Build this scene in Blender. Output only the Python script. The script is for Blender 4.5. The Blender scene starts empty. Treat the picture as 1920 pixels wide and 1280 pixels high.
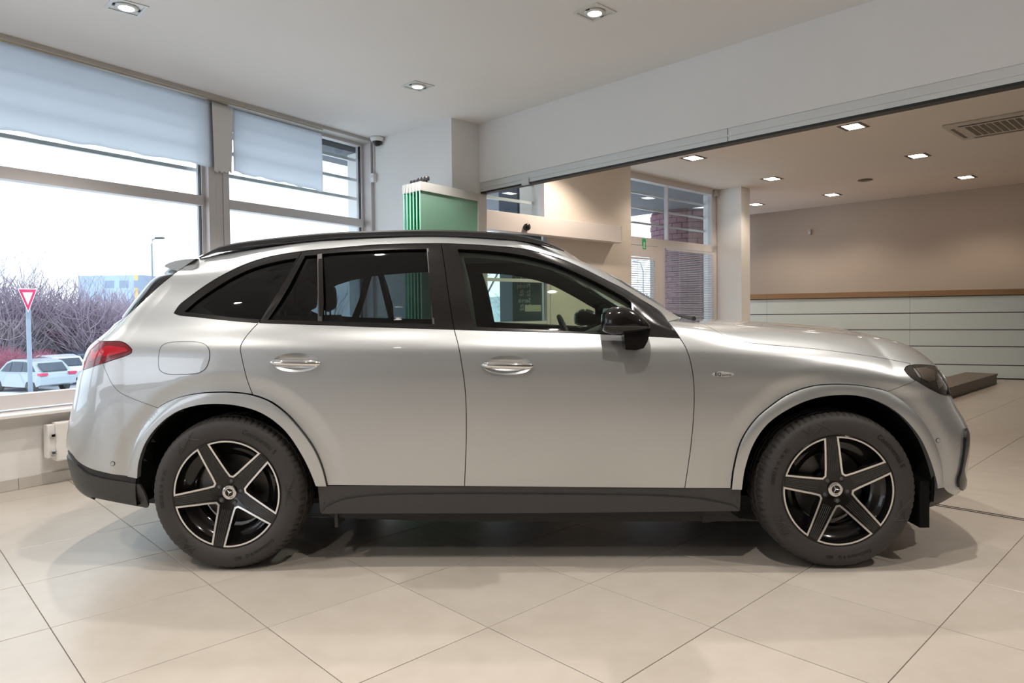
import bpy, bmesh, math, random
import numpy as np
from mathutils import Vector, Matrix
from mathutils.geometry import delaunay_2d_cdt
random.seed(7); rng = np.random.RandomState(3)
S = bpy.context.scene
COL = S.collection
# ------------------------------------------------------------------ camera
F_PX, PITCH, ROLL, CY, EYE = 1296.0, 0.025, 0.0118, 619.0, 1.218
d0 = Vector((0, math.cos(PITCH), -math.sin(PITCH))); u0 = Vector((0, math.sin(PITCH), math.cos(PITCH))); r0 = Vector((1, 0, 0))
CR = math.cos(ROLL)*r0 - math.sin(ROLL)*u0
CU = math.sin(ROLL)*r0 + math.cos(ROLL)*u0
cam = bpy.data.cameras.new('camera'); cam.sensor_width = 36; cam.lens = F_PX/1920*36
cam.shift_y = -(640-CY)/1920; cam.clip_start = .05; cam.clip_end = 400
co = bpy.data.objects.new('camera', cam); COL.objects.link(co)
m = Matrix.Identity(4)
for i in range(3):
    m[i][0] = CR[i]; m[i][1] = CU[i]; m[i][2] = -d0[i]
m[2][3] = EYE
co.matrix_world = m
S.camera = co
# ------------------------------------------------------------------ look
S.view_settings.view_transform = 'Standard'; S.view_settings.look = 'None'
S.view_settings.gamma = 1; S.view_settings.use_curve_mapping = False
S.view_settings.exposure = 0.25
try:
    S.cycles.max_bounces = 8; S.cycles.transparent_max_bounces = 14; S.cycles.glossy_bounces = 4
    S.cycles.diffuse_bounces = 4; S.cycles.caustics_reflective = False; S.cycles.caustics_refractive = False
    S.cycles.sample_clamp_indirect = 4
except Exception: pass
# overcast winter sky
W = bpy.data.worlds.new('overcast_sky'); S.world = W; W.use_nodes = True
wn = W.node_tree; wn.nodes.clear()
tc = wn.nodes.new('ShaderNodeTexCoord'); sep = wn.nodes.new('ShaderNodeSeparateXYZ')
rp = wn.nodes.new('ShaderNodeValToRGB'); bg = wn.nodes.new('ShaderNodeBackground'); wo = wn.nodes.new('ShaderNodeOutputWorld')
wn.links.new(tc.outputs['Generated'], sep.inputs[0]); wn.links.new(sep.outputs['Z'], rp.inputs[0])
rp.color_ramp.elements[0].position = 0.0; rp.color_ramp.elements[0].color = (.86, .91, 1.0, 1)
rp.color_ramp.elements[1].position = .35; rp.color_ramp.elements[1].color = (.86, .93, 1.0, 1)
wn.links.new(rp.outputs[0], bg.inputs[0]); bg.inputs[1].default_value = 2.1
wn.links.new(bg.outputs[0], wo.inputs[0])
LAMP_W = 30.0            # watts of each ceiling spotlight
LAMP_COL = (1.0, .93, .85)
# ------------------------------------------------------------------ helpers
def pray(px, py):
    a = float(px-960)/F_PX; b = -float(py-CY)/F_PX
    return (d0 + a*CR + b*CU)
def at_z(px, py, z):
    r = pray(px, py); return Vector((0, 0, EYE)) + r*((z-EYE)/r.z)
def at_line(px, py, P, D):      # vertical plane through P (xy) along D
    r = pray(px, py); n = Vector((-D[1], D[0]))
    t = (n.x*P[0]+n.y*P[1])/(n.x*r.x+n.y*r.y)
    return Vector((0, 0, EYE)) + r*t
def projn(X):                    # Nx3 world -> Nx2 px
    X = np.asarray(X, float) - np.array([0, 0, EYE])
    x = X@np.array(CR); y = X@np.array(CU); z = X@np.array(d0)
    return np.stack([960+F_PX*x/z, CY-F_PX*y/z], 1)
def mat(name, col, rough=.5, metal=0, coat=0, spec=.5, emit=None, estr=0, coatr=.03, **k):
    m = bpy.data.materials.new(name); m.use_nodes = True
    b = m.node_tree.nodes['Principled BSDF']
    b.inputs['Base Color'].default_value = (*col, 1); b.inputs['Roughness'].default_value = rough
    b.inputs['Metallic'].default_value = metal; b.inputs['Coat Weight'].default_value = coat
    b.inputs['Coat Roughness'].default_value = coatr; b.inputs['Specular IOR Level'].default_value = spec
    if emit: b.inputs['Emission Color'].default_value = (*emit, 1); b.inputs['Emission Strength'].default_value = estr
    return m
def noisy(m, scale=6, amt=.12, rough_amt=0, detail=4, bump=0, col2=None):
    nt = m.node_tree; b = nt.nodes['Principled BSDF']; c = tuple(b.inputs['Base Color'].default_value)
    g = nt.nodes.new('ShaderNodeNewGeometry'); n = nt.nodes.new('ShaderNodeTexNoise'); n.inputs['Scale'].default_value = scale; n.inputs['Detail'].default_value = detail
    nt.links.new(g.outputs['Position'], n.inputs['Vector'])
    r = nt.nodes.new('ShaderNodeValToRGB'); r.color_ramp.elements[0].position = .3; r.color_ramp.elements[1].position = .7
    r.color_ramp.elements[0].color = tuple(x*(1-amt) for x in c[:3])+(1,)
    r.color_ramp.elements[1].color = (*(col2 or tuple(min(1, x*(1+amt*.4)) for x in c[:3])), 1)
    nt.links.new(n.outputs['Fac'], r.inputs[0]); nt.links.new(r.outputs[0], b.inputs['Base Color'])
    if bump:
        bp = nt.nodes.new('ShaderNodeBump'); bp.inputs['Strength'].default_value = bump; bp.inputs['Distance'].default_value = .01
        nt.links.new(n.outputs['Fac'], bp.inputs['Height']); nt.links.new(bp.outputs[0], b.inputs['Normal'])
    return m
def glassmat(name, tint, refl=1.0):
    m = bpy.data.materials.new(name); m.use_nodes = True; nt = m.node_tree; nt.nodes.clear()
    t = nt.nodes.new('ShaderNodeBsdfTransparent'); t.inputs[0].default_value = (*tint, 1)
    g = nt.nodes.new('ShaderNodeBsdfGlossy'); g.inputs['Roughness'].default_value = .02; g.inputs['Color'].default_value = (refl, refl, refl, 1)
    f = nt.nodes.new('ShaderNodeFresnel'); ge = nt.nodes.new('ShaderNodeNewGeometry'); ma = nt.nodes.new('ShaderNodeMath'); ma.operation = 'MULTIPLY_ADD'
    ma.inputs[1].default_value = 1/1.45-1.45; ma.inputs[2].default_value = 1.45; nt.links.new(ge.outputs['Backfacing'], ma.inputs[0]); nt.links.new(ma.outputs[0], f.inputs[0])
    x = nt.nodes.new('ShaderNodeMixShader'); o = nt.nodes.new('ShaderNodeOutputMaterial')
    nt.links.new(f.outputs[0], x.inputs[0]); nt.links.new(t.outputs[0], x.inputs[1]); nt.links.new(g.outputs[0], x.inputs[2]); nt.links.new(x.outputs[0], o.inputs[0])
    return m
M = {}
M['paint'] = mat('silver_car_paint', (.53, .55, .56), .38, .80, 1.0, coatr=.02)
M['paint'].node_tree.nodes['Principled BSDF'].inputs['Coat IOR'].default_value = 1.85
M['paint_in'] = mat('body_shell_black', (.012, .012, .013), .6)
M['gloss_black'] = mat('gloss_black_trim', (.008, .007, .007), .14, 0, .35, spec=.3)
M['frame_black'] = mat('window_trim_black', (.009, .008, .008), .2, 0, .3, spec=.3)
M['plastic'] = mat('dark_grey_plastic', (.045, .043, .043), .45)
M['plastic2'] = mat('black_plastic', (.02, .02, .021), .5)
M['liner'] = mat('wheel_liner_felt', (.008, .008, .008), .95, spec=.1)
M['tyre'] = mat('tyre_rubber', (.036, .032, .030), .62)
M['tyre_letter'] = mat('tyre_lettering', (.006, .006, .006), .45)
M['alu'] = mat('machined_aluminium', (.82, .80, .77), .28, .85)
M['steel'] = mat('brake_steel', (.13, .125, .12), .4, .7)
M['badge'] = mat('badge_silver', (.66, .66, .66), .25, .3)
M['chrome'] = mat('chrome', (.75, .75, .75), .07, 1)
M['red'] = mat('red_lamp_lens', (.50, .006, .02), .08, 0, 1.0)
M['red2'] = mat('dark_red_lamp', (.18, .004, .012), .2, 0, 1.0)
M['lampglass'] = mat('smoked_headlamp', (.035, .03, .026), .12, .3, 1.0)
M['glass_rear'] = glassmat('tinted_car_glass', (.27, .32, .34))
M['glass_front'] = glassmat('green_car_glass', (.72, .84, .76))
M['glass_room'] = glassmat('window_glass', (.93, .97, .98))
M['cabin'] = mat('cabin_black', (.022, .021, .02), .8)
M['headliner'] = mat('headliner_grey', (.10, .098, .09), .9)
M['white_wall'] = noisy(mat('white_wall_paint', (.88, .86, .84), .7), .8, .03)
M['ceiling'] = noisy(mat('ceiling_paint', (.89, .86, .84), .8), .6, .03)
M['ceiling2'] = noisy(mat('showroom_ceiling_paint', (.78, .71, .64), .8), .5, .04)
M['beige_wall'] = noisy(mat('beige_wall_paint', (.52, .44, .36), .8), .6, .05)
M['frame_white'] = mat('window_frame_white', (.72, .68, .68), .4)
M['alu_white'] = mat('track_aluminium', (.72, .72, .70), .35, .3)
M['black'] = mat('black_gasket', (.01, .01, .01), .5)
M['tile_dark'] = mat('floor_grout', (.16, .13, .11), .9)
M['skirt_tile'] = noisy(mat('skirting_tile', (.56, .53, .49), .45), 5, .06)
M['wood'] = mat('oak_worktop', (.42, .27, .15), .4)
M['brown'] = noisy(mat('brown_wood', (.11, .075, .05), .4), 8, .2)
M['counter_glass'] = mat('counter_panel_glass', (.78, .88, .90), .15, 0, .6)
M['ac'] = mat('air_unit_plastic', (.55, .50, .44), .5)
M['ac_dark'] = mat('air_unit_grille', (.16, .13, .10), .7)
M['rad'] = mat('radiator_enamel', (.85, .83, .80), .3)
M['snow'] = noisy(mat('snow', (.86, .90, .95), .8), 1.2, .10)
M['asphalt'] = noisy(mat('wet_asphalt', (.36, .38, .44), .6), 3, .2)
M['bark'] = mat('bare_bark', (.20, .17, .20), .9)
M['bark_pink'] = mat('purple_twigs', (.34, .27, .33), .9)
M['bush_red'] = mat('red_twigs', (.42, .10, .17), .9)
M['soffit'] = mat('outside_soffit', (.15, .16, .18), .8)
M['lamp'] = mat('lamp_diffuser', (1, 1, 1), .5, emit=(1, .93, .84), estr=14)
M['text_pale'] = mat('pale_lettering', (.75, .78, .78), .5)
def woodify(m, scale=14, ax=(1, 8, 8), c2=(.30, .18, .10)):
    nt = m.node_tree; b = nt.nodes['Principled BSDF']
    g = nt.nodes.new('ShaderNodeNewGeometry'); mp = nt.nodes.new('ShaderNodeMapping'); mp.inputs['Scale'].default_value = ax
    n = nt.nodes.new('ShaderNodeTexNoise'); n.inputs['Scale'].default_value = scale; n.inputs['Detail'].default_value = 5
    r = nt.nodes.new('ShaderNodeMixRGB'); c = b.inputs['Base Color'].default_value[:3]
    r.inputs[1].default_value = (*c, 1); r.inputs[2].default_value = (*c2, 1)
    nt.links.new(g.outputs['Position'], mp.inputs[0]); nt.links.new(mp.outputs[0], n.inputs[0]); nt.links.new(n.outputs['Fac'], r.inputs[0]); nt.links.new(r.outputs[0], b.inputs['Base Color'])
woodify(M['wood'], 3, (1, 1, 22))
def tilemat():
    m = mat('porcelain_tile', (.60, .55, .48), .30, spec=.45); nt = m.node_tree; b = nt.nodes['Principled BSDF']
    g = nt.nodes.new('ShaderNodeNewGeometry'); oi = nt.nodes.new('ShaderNodeObjectInfo')
    n = nt.nodes.new('ShaderNodeTexNoise'); n.inputs['Scale'].default_value = 1.6; n.inputs['Detail'].default_value = 6
    n2 = nt.nodes.new('ShaderNodeTexNoise'); n2.inputs['Scale'].default_value = 9; n2.inputs['Detail'].default_value = 8
    nt.links.new(g.outputs['Position'], n.inputs[0]); nt.links.new(g.outputs['Position'], n2.inputs[0])
    r = nt.nodes.new('ShaderNodeValToRGB'); e = r.color_ramp.elements; e[0].position = .3; e[1].position = .7
    e[0].color = (.435, .39, .34, 1); e[1].color = (.485, .44, .39, 1); nt.links.new(n.outputs['Fac'], r.inputs[0])
    mx = nt.nodes.new('ShaderNodeMixRGB'); mx.blend_type = 'MULTIPLY'; mx.inputs[0].default_value = 1
    r2 = nt.nodes.new('ShaderNodeValToRGB'); e = r2.color_ramp.elements; e[0].position = .25; e[1].position = .6
    e[0].color = (.93, .925, .915, 1); e[1].color = (1, 1, 1, 1); nt.links.new(n2.outputs['Fac'], r2.inputs[0])
    nt.links.new(r.outputs[0], mx.inputs[1]); nt.links.new(r2.outputs[0], mx.inputs[2])
    m3 = nt.nodes.new('ShaderNodeMixRGB'); m3.blend_type = 'MULTIPLY'; m3.inputs[0].default_value = 1
    r3 = nt.nodes.new('ShaderNodeValToRGB'); e = r3.color_ramp.elements; e[0].color = (.93, .93, .93, 1); e[1].color = (1, 1, 1, 1)
    nt.links.new(oi.outputs['Random'], r3.inputs[0]); nt.links.new(mx.outputs[0], m3.inputs[1]); nt.links.new(r3.outputs[0], m3.inputs[2])
    nt.links.new(m3.outputs[0], b.inputs['Base Color'])
    return m
M['tile'] = tilemat()

def link(o, parent=None):
    COL.objects.link(o)
    if parent: o.parent = parent
    return o
def tag(o, label=None, cat=None, group=None, kind=None):
    if label: o['label'] = label
    if cat: o['category'] = cat
    if group: o['group'] = group
    if kind: o['kind'] = kind
    return o
def mk(name, V, F, m, parent=None, smooth=False):
    me = bpy.data.meshes.new(name); me.from_pydata([tuple(v) for v in V], [], [tuple(f) for f in F])
    me.materials.append(M[m] if isinstance(m, str) else m)
    if smooth: me.shade_smooth()
    me.update()
    return link(bpy.data.objects.new(name, me), parent)
def empty(name, loc=(0, 0, 0), rz=0, parent=None):
    o = bpy.data.objects.new(name, None); o.location = loc; o.rotation_euler = (0, 0, rz); o.empty_display_size = .1
    return link(o, parent)
class MB:
    def __init__(s): s.V = []; s.F = []
    def box(s, o, ax, ay, az, bev=0):
        o = Vector(o); ax = Vector(ax); ay = Vector(ay); az = Vector(az); n = len(s.V)
        for k in (0, 1):
            for j in (0, 1):
                for i in (0, 1): s.V.append(o+ax*i+ay*j+az*k)
        f = [(0, 2, 3, 1), (4, 5, 7, 6), (0, 1, 5, 4), (2, 6, 7, 3), (0, 4, 6, 2), (1, 3, 7, 5)]
        if ax.cross(ay).dot(az) < 0: f = [tuple(reversed(q)) for q in f]
        s.F += [tuple(a+n for a in q) for q in f]; return s
    def b(s, x0, x1, y0, y1, z0, z1): return s.box((x0, y0, z0), (x1-x0, 0, 0), (0, y1-y0, 0), (0, 0, z1-z0))
    def prism(s, pts, z0, z1):
        n = len(s.V); k = len(pts)
        ar = sum(pts[i][0]*pts[(i+1) % k][1]-pts[(i+1) % k][0]*pts[i][1] for i in range(k))
        if ar < 0: pts = list(reversed(pts))
        for z in (z0, z1):
            for p in pts: s.V.append(Vector((p[0], p[1], z)))
        s.F.append(tuple(n+i for i in reversed(range(k)))); s.F.append(tuple(n+k+i for i in range(k)))
        for i in range(k):
            j = (i+1) % k; s.F.append((n+i, n+j, n+k+j, n+k+i))
        return s
    def tube(s, pts, rad, seg=8, cap=True):
        pts = [Vector(p) for p in pts]; n0 = len(s.V); L = len(pts)
        if not hasattr(rad, '__len__'): rad = [rad]*L
        ref = Vector((0, 0, 1))
        for i, p in enumerate(pts):
            t = (pts[min(i+1, L-1)]-pts[max(i-1, 0)]).normalized()
            r = ref if abs(t.dot(ref)) < .95 else Vector((1, 0, 0))
            a = t.cross(r).normalized(); b = a.cross(t).normalized()
            for k in range(seg):
                th = 2*math.pi*k/seg; s.V.append(p+(a*math.cos(th)+b*math.sin(th))*rad[i])
        for i in range(L-1):
            for k in range(seg):
                k2 = (k+1) % seg; s.F.append((n0+i*seg+k, n0+(i+1)*seg+k, n0+(i+1)*seg+k2, n0+i*seg+k2))
        if cap:
            s.F.append(tuple(n0+k for k in range(seg))); s.F.append(tuple(n0+(L-1)*seg+k for k in reversed(range(seg))))
        return s
    def lathe(s, prof, seg=48, axis='z', c=(0, 0, 0), closed=False):
        n0 = len(s.V); L = len(prof); c = Vector(c)
        for k in range(seg):
            th = 2*math.pi*k/seg; cs, sn = math.cos(th), math.sin(th)
            for r, h in prof:
                s.V.append(c+(Vector((r*cs, r*sn, h)) if axis == 'z' else Vector((r*cs, h, r*sn))))
        for k in range(seg):
            k2 = (k+1) % seg
            for i in range(L if closed else L-1):
                j = (i+1) % L
                q = (n0+k*L+i, n0+k2*L+i, n0+k2*L+j, n0+k*L+j)
                s.F.append(q if axis == 'z' else tuple(reversed(q)))
        return s
    def out(s, name, m, parent=None, smooth=False, bev=0):
        o = mk(name, s.V, s.F, m, parent, smooth)
        if bev:
            bm = bmesh.new(); bm.from_mesh(o.data)
            bmesh.ops.bevel(bm, geom=bm.edges[:], offset=bev, segments=2, affect='EDGES', profile=.6)
            bm.to_mesh(o.data); bm.free()
        return o
def spl(pts, step=6.0):
    """smooth curve through the points (centripetal Catmull-Rom), resampled"""
    P = np.array(pts, float)
    if len(P) == 2:
        n = max(1, int(np.linalg.norm(P[1]-P[0])/step)); return [tuple(P[0]+(P[1]-P[0])*i/n) for i in range(n+1)]
    Q = np.vstack([2*P[0]-P[1], P, 2*P[-1]-P[-2]]); out = []
    for i in range(1, len(Q)-2):
        p0, p1, p2, p3 = Q[i-1:i+3]
        t0 = 0; t1 = t0+max(1e-9, np.linalg.norm(p1-p0))**.5; t2 = t1+max(1e-9, np.linalg.norm(p2-p1))**.5; t3 = t2+max(1e-9, np.linalg.norm(p3-p2))**.5
        n = max(1, int(round(np.linalg.norm(p2-p1)/step)))
        for k in range(n):
            t = t1+(t2-t1)*k/n
            A1 = (t1-t)/(t1-t0)*p0+(t-t0)/(t1-t0)*p1; A2 = (t2-t)/(t2-t1)*p1+(t-t1)/(t2-t1)*p2; A3 = (t3-t)/(t3-t2)*p2+(t-t2)/(t3-t2)*p3
            B1 = (t2-t)/(t2-t0)*A1+(t-t0)/(t2-t0)*A2; B2 = (t3-t)/(t3-t1)*A2+(t-t1)/(t3-t1)*A3
            out.append(tuple((t2-t)/(t2-t1)*B1+(t-t1)/(t2-t1)*B2))
    out.append(tuple(P[-1])); return out
def cat(*cs):
    out = []
    for c in cs:
        for p in c:
            if not out or abs(out[-1][0]-p[0])+abs(out[-1][1]-p[1]) > 1e-3: out.append(tuple(p))
    if abs(out[0][0]-out[-1][0])+abs(out[0][1]-out[-1][1]) < 1e-3: out.pop()
    return out
def area(P): return .5*sum(P[i][0]*P[(i+1) % len(P)][1]-P[(i+1) % len(P)][0]*P[i][1] for i in range(len(P)))
def shrink(P, d):
    """move a closed outline inwards by d"""
    if area(P) < 0: P = list(reversed(P))
    n = len(P); out = []
    for i in range(n):
        a = np.array(P[i-1]); b = np.array(P[i]); c = np.array(P[(i+1) % n])
        e1 = b-a; e2 = c-b; e1 = e1/(np.linalg.norm(e1)+1e-9); e2 = e2/(np.linalg.norm(e2)+1e-9)
        n1 = np.array([-e1[1], e1[0]]); n2 = np.array([-e2[1], e2[0]])
        m_ = n1+n2; L = np.dot(m_, m_)
        if L < .3: m_ = n1; k = 1
        else: k = 2/L
        out.append(tuple(b+m_*min(k, 2.0)*d))
    return out
def inside(P, x, y):
    P = np.asarray(P); x = np.asarray(x); y = np.asarray(y); r = np.zeros(x.shape, bool); n = len(P)
    for i in range(n):
        x1, y1 = P[i]; x2, y2 = P[(i+1) % n]
        c = ((y1 > y) != (y2 > y))
        with np.errstate(divide='ignore', invalid='ignore'):
            r ^= c & (x < (x2-x1)*(y-y1)/((y2-y1) if y2 != y1 else 1e-12)+x1)
    return r
def segdist(P, x, y):
    P = np.asarray(P, float); d = np.full(x.shape, 1e9)
    for i in range(len(P)):
        a = P[i]; b = P[(i+1) % len(P)]; ab = b-a; L = (ab@ab)+1e-12
        t = np.clip(((x-a[0])*ab[0]+(y-a[1])*ab[1])/L, 0, 1)
        d = np.minimum(d, np.hypot(x-a[0]-t*ab[0], y-a[1]-t*ab[1]))
    return d
def cdt(poly, holes=(), gx=.03, gy=.03):
    """constrained triangulation of a 2-D region with interior grid points"""
    P = np.array(poly); x0, y0 = P.min(0); x1, y1 = P.max(0)
    X, Y = np.meshgrid(np.arange(x0+gx/2, x1, gx), np.arange(y0+gy/2, y1, gy)); X = X.ravel(); Y = Y.ravel()
    k = inside(poly, X, Y)
    for h in holes: k &= ~inside(h, X, Y)
    X, Y = X[k], Y[k]
    if len(X):
        sc = np.array([1/gx, 1/gy]); d = segdist(P*sc, X*sc[0], Y*sc[1])
        for h in holes: d = np.minimum(d, segdist(np.array(h)*sc, X*sc[0], Y*sc[1]))
        X, Y = X[d > .35], Y[d > .35]
    V = [Vector(p) for p in poly]; E = [(i, (i+1) % len(poly)) for i in range(len(poly))]
    for h in holes:
        n = len(V); V += [Vector(p) for p in h]; E += [(n+i, n+(i+1) % len(h)) for i in range(len(h))]
    V += [Vector((a, b)) for a, b in zip(X, Y)]
    vo, eo, fo, ov, oe, of = delaunay_2d_cdt(V, E, [], 0, 1e-7)
    vo = np.array([tuple(v) for v in vo]); fo = np.array([f for f in fo if len(f) == 3])
    c = vo[fo].mean(1); k = inside(poly, c[:, 0], c[:, 1])
    for h in holes: k &= ~inside(h, c[:, 0], c[:, 1])
    fo = fo[k]
    a = vo[fo]; ar = (a[:, 1, 0]-a[:, 0, 0])*(a[:, 2, 1]-a[:, 0, 1])-(a[:, 2, 0]-a[:, 0, 0])*(a[:, 1, 1]-a[:, 0, 1])
    fo = fo[np.abs(ar) > 1e-10]; ar = ar[np.abs(ar) > 1e-10]
    fo[ar < 0] = fo[ar < 0][:, ::-1]
    return vo, fo
# text
def glyphs(s, size, ext=.0):
    out = []
    for ch in s:
        if ch == ' ': out.append((None, None, size*.30)); continue
        cu = bpy.data.curves.new('t', 'FONT'); cu.body = ch; cu.size = size; cu.extrude = ext; cu.resolution_u = 3; cu.offset = size*.012
        ob = bpy.data.objects.new('t', cu); COL.objects.link(ob); dg = bpy.context.evaluated_depsgraph_get(); dg.update()
        me = bpy.data.meshes.new_from_object(ob.evaluated_get(dg)); V = [v.co.copy() for v in me.vertices]; F = [tuple(p.vertices) for p in me.polygons]
        bpy.data.objects.remove(ob); bpy.data.curves.remove(cu); bpy.data.meshes.remove(me)
        w = max(v.x for v in V) if V else 0; out.append((V, F, w+size*.06))
    return out
GC = {}
def text_flat(name, s, size, fn, m, par, ext=.0005, sx=1):
    """text laid by fn(x, y, z) -> 3-D point"""
    mb = MB(); x = 0
    for V, F, w in glyphs(s, size, ext):
        if V:
            n = len(mb.V); mb.V += [Vector(fn((v.x+x)*sx, v.y, v.z)) for v in V]; mb.F += [tuple(i+n for i in f) for f in F]
        x += w
    return mb.out(name, m, par), x
# ------------------------------------------------------------------ room
CZ, CZ2 = 3.21, 3.45
TB = Vector((math.cos(.7616), math.sin(.7616)))       # towards back right
TA = Vector((-math.sin(.7616), math.cos(.7616)))      # towards back left
T0 = Vector((-1.834, 2.695)); TS = .611
def v2(p): return Vector((p[0], p[1]))
def line_x(P, D, Q, E_):
    n = Vector((-E_.y, E_.x)); t = (Q-P).dot(n)/D.dot(n); return P+D*t
class Fr:
    """wall frame: t along the wall, n towards the room, z up"""
    def __init__(s, P, D, N): s.P, s.D, s.N = v2(P), v2(D).normalized(), v2(N)
    def pt(s, t, n, z): q = s.P+s.D*t+s.N*n; return Vector((q.x, q.y, z))
    def px(s, px, py, n=0):
        q = s.P+s.N*n; w = at_line(px, py, q, s.D); return ((v2(w)-q).dot(s.D), w.z)
    def box(s, mb, t0, t1, n0, n1, z0, z1):
        return mb.box(s.pt(t0, n0, z0), s.pt(t1, n0, z0)-s.pt(t0, n0, z0), s.pt(t0, n1, z0)-s.pt(t0, n0, z0), (0, 0, z1-z0))
    def one(s, name, m, t0, t1, n0, n1, z0, z1, parent=None, bev=0):
        mb = MB(); s.box(mb, min(t0, t1), max(t0, t1), n0, n1, min(z0, z1), max(z0, z1)); return mb.out(name, m, parent, bev=bev)
C0 = v2(at_z(699, 263, CZ)); C1 = v2(at_z(0, 64, CZ))
D1 = (C1-C0).normalized(); N1 = Vector((-D1.y, D1.x))
if N1.x < 0: N1 = -N1
W1 = Fr(C0, D1, N1)
PA = v2(at_z(1738, 943, 0)); PB = v2(at_z(1920, 973, 0))
DP = TA.copy(); HP = (PA+PB)/2
C2 = v2(at_z(846, 221, CZ))
C3 = line_x(C2, TB, HP, DP)
W2 = Fr(C2, (C0-C2), -TB)
# --- floor
FL = MB().prism([(-9, -8), (22, -8), (22, 24), (5.2, 16.2), (-1.9, 8.2), (-4.6, 4.7), (-9, -2)], -.12, -.004).out('floor', 'tile_dark'); tag(FL, kind='structure')
tm = None; cells = []
Tp = Vector((TB.x, TB.y)); Tm = Vector((-TA.x, -TA.y))
def in_room(c): # room side of the left wall
    return (c-C0).dot(N1) > .02 and c.y < 16
for a in range(-12, 36):
    for b in range(-30, 22):
        c = T0+Tp*(a+.5)*TS+Tm*(b+.5)*TS
        if not (-6 < c.x < 16 and -4 < c.y < 15.5): continue
        if not in_room(c+N1*.10): continue
        cells.append((c, c.y > .9 and abs(c.x/max(c.y, .1)) < .82))
vis = sorted([c for c in cells if c[1]], key=lambda c: c[0].length)
rest = vis[300:]+[c for c in cells if not c[1]]
h = TS/2-.0016
mb = MB(); bv = .0012
lo = [(-h, -h), (h, -h), (h, h), (-h, h)]
mb.V = [Vector((x, y, -.010)) for x, y in lo]+[Vector((x, y, -.0008)) for x, y in lo]+[Vector((x*(1-bv/h), y*(1-bv/h), 0)) for x, y in lo]
mb.F = [(0, 1, 5, 4), (1, 2, 6, 5), (2, 3, 7, 6), (3, 0, 4, 7), (4, 5, 9, 8), (5, 6, 10, 9), (6, 7, 11, 10), (7, 4, 8, 11), (8, 9, 10, 11)]
t0 = mb.out('tile', 'tile', FL); ang = math.atan2(TB.y, TB.x)
for i, (c, _) in enumerate(vis[:300]):
    o = t0 if i == 0 else link(t0.copy(), FL)
    o.location = (c.x, c.y, rng.uniform(-.0004, .0004)); o.rotation_euler = (0, 0, ang)
mb2 = MB(); ca, sa = math.cos(ang), math.sin(ang)
for c, _ in rest:
    n = len(mb2.V); mb2.V += [Vector((c.x+v.x*ca-v.y*sa, c.y+v.x*sa+v.y*ca, v.z)) for v in mb.V]; mb2.F += [tuple(i+n for i in f) for f in mb.F]
tag(mb2.out('tile_field', 'tile', FL), kind='stuff')
# sliding partition floor track
FP = Fr(HP, DP, -TB)   # header frame, room side = towards camera
mbx = MB()
for n0 in (-.012, .022): FP.box(mbx, -7, 4.6, n0, n0+.008, .0, .0025)
tag(mbx.out('trim_1', 'black'), kind='structure')
# --- ceilings
tag(MB().prism([(-9, -8), tuple(line_x(Vector((0, -8)), Vector((1, 0)), HP, DP)), tuple(C3), tuple(W1.pt(-.35, -.32, 0))[:2], tuple(W1.pt(15, -.32, 0))[:2]], CZ, CZ+.2).out('ceiling', 'ceiling'), kind='structure')
h0 = HP+TB*.02
# --- header above the opening
hz1 = at_line(1260, 263, HP, DP).z; hz0 = at_line(1260, 285.5, HP, DP).z
tE = FP.px(868, 300)[0]
hd = FP.one('wall_header', 'white_wall', -18, tE+.02, -.35, 0, hz1, CZ); tag(hd, kind='structure')
tr = FP.one('trim_2', 'alu_white', -18, tE+.15, -.10, -.012, hz0, hz1+.002); tag(tr, kind='structure')
FP.one('gasket', 'black', -18, tE+.15, -.095, -.013, hz0-.018, hz0, tr)
FP.one('rib', 'alu_white', -18, tE+.15, -.012, -.004, hz0+.035, hz0+.045, tr)
for px in (984,):
    tj = FP.px(px, 330)[0]; MBk = MB(); FP.box(MBk, tj-.05, tj+.05, -.03, -.001, hz0-.02, hz0+.05); MBk.out('track_clip', 'alu_white', tr)
for px in (1363,):
    tj = FP.px(px, 250)[0]; FP.one('track_joint', 'plastic', tj-.002, tj+.002, -.02, -.0105, hz0, hz1, tr)
# --- left white wall chunk and its return
L2 = (C0-C2).length; R2 = (C3-C2).length
ww = MB().prism([tuple(C2), tuple(C0+(C0-C2).normalized()*.5), tuple(C0+(C0-C2).normalized()*.5+TB*.5), tuple(C3+TB*.10), tuple(C3)], 0, CZ).out('wall_left', 'white_wall'); tag(ww, kind='structure')
# --- window wall (left facade)
bx = lambda name, m, t0, t1, n0, n1, z0, z1, par=None, bev=0: W1.one(name, m, t0, t1, n0, n1, z0, z1, par, bev)
sill_t, sill_z = W1.px(0, 772)
TMAX = 8.5
par = bx('wall_window_side', 'white_wall', -.1, TMAX, -.30, 0, 0, sill_z-.02); tag(par, kind='structure')
tag(bx('trim_3', 'white_wall', -.1, TMAX, -.30, .10, sill_z-.045, sill_z-.02, bev=.004), kind='structure')      # window board
hdz = CZ-.035
tag(bx('trim_4', 'skirt_tile', -.1, TMAX, -.30, .03, hdz, CZ), kind='structure')
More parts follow.
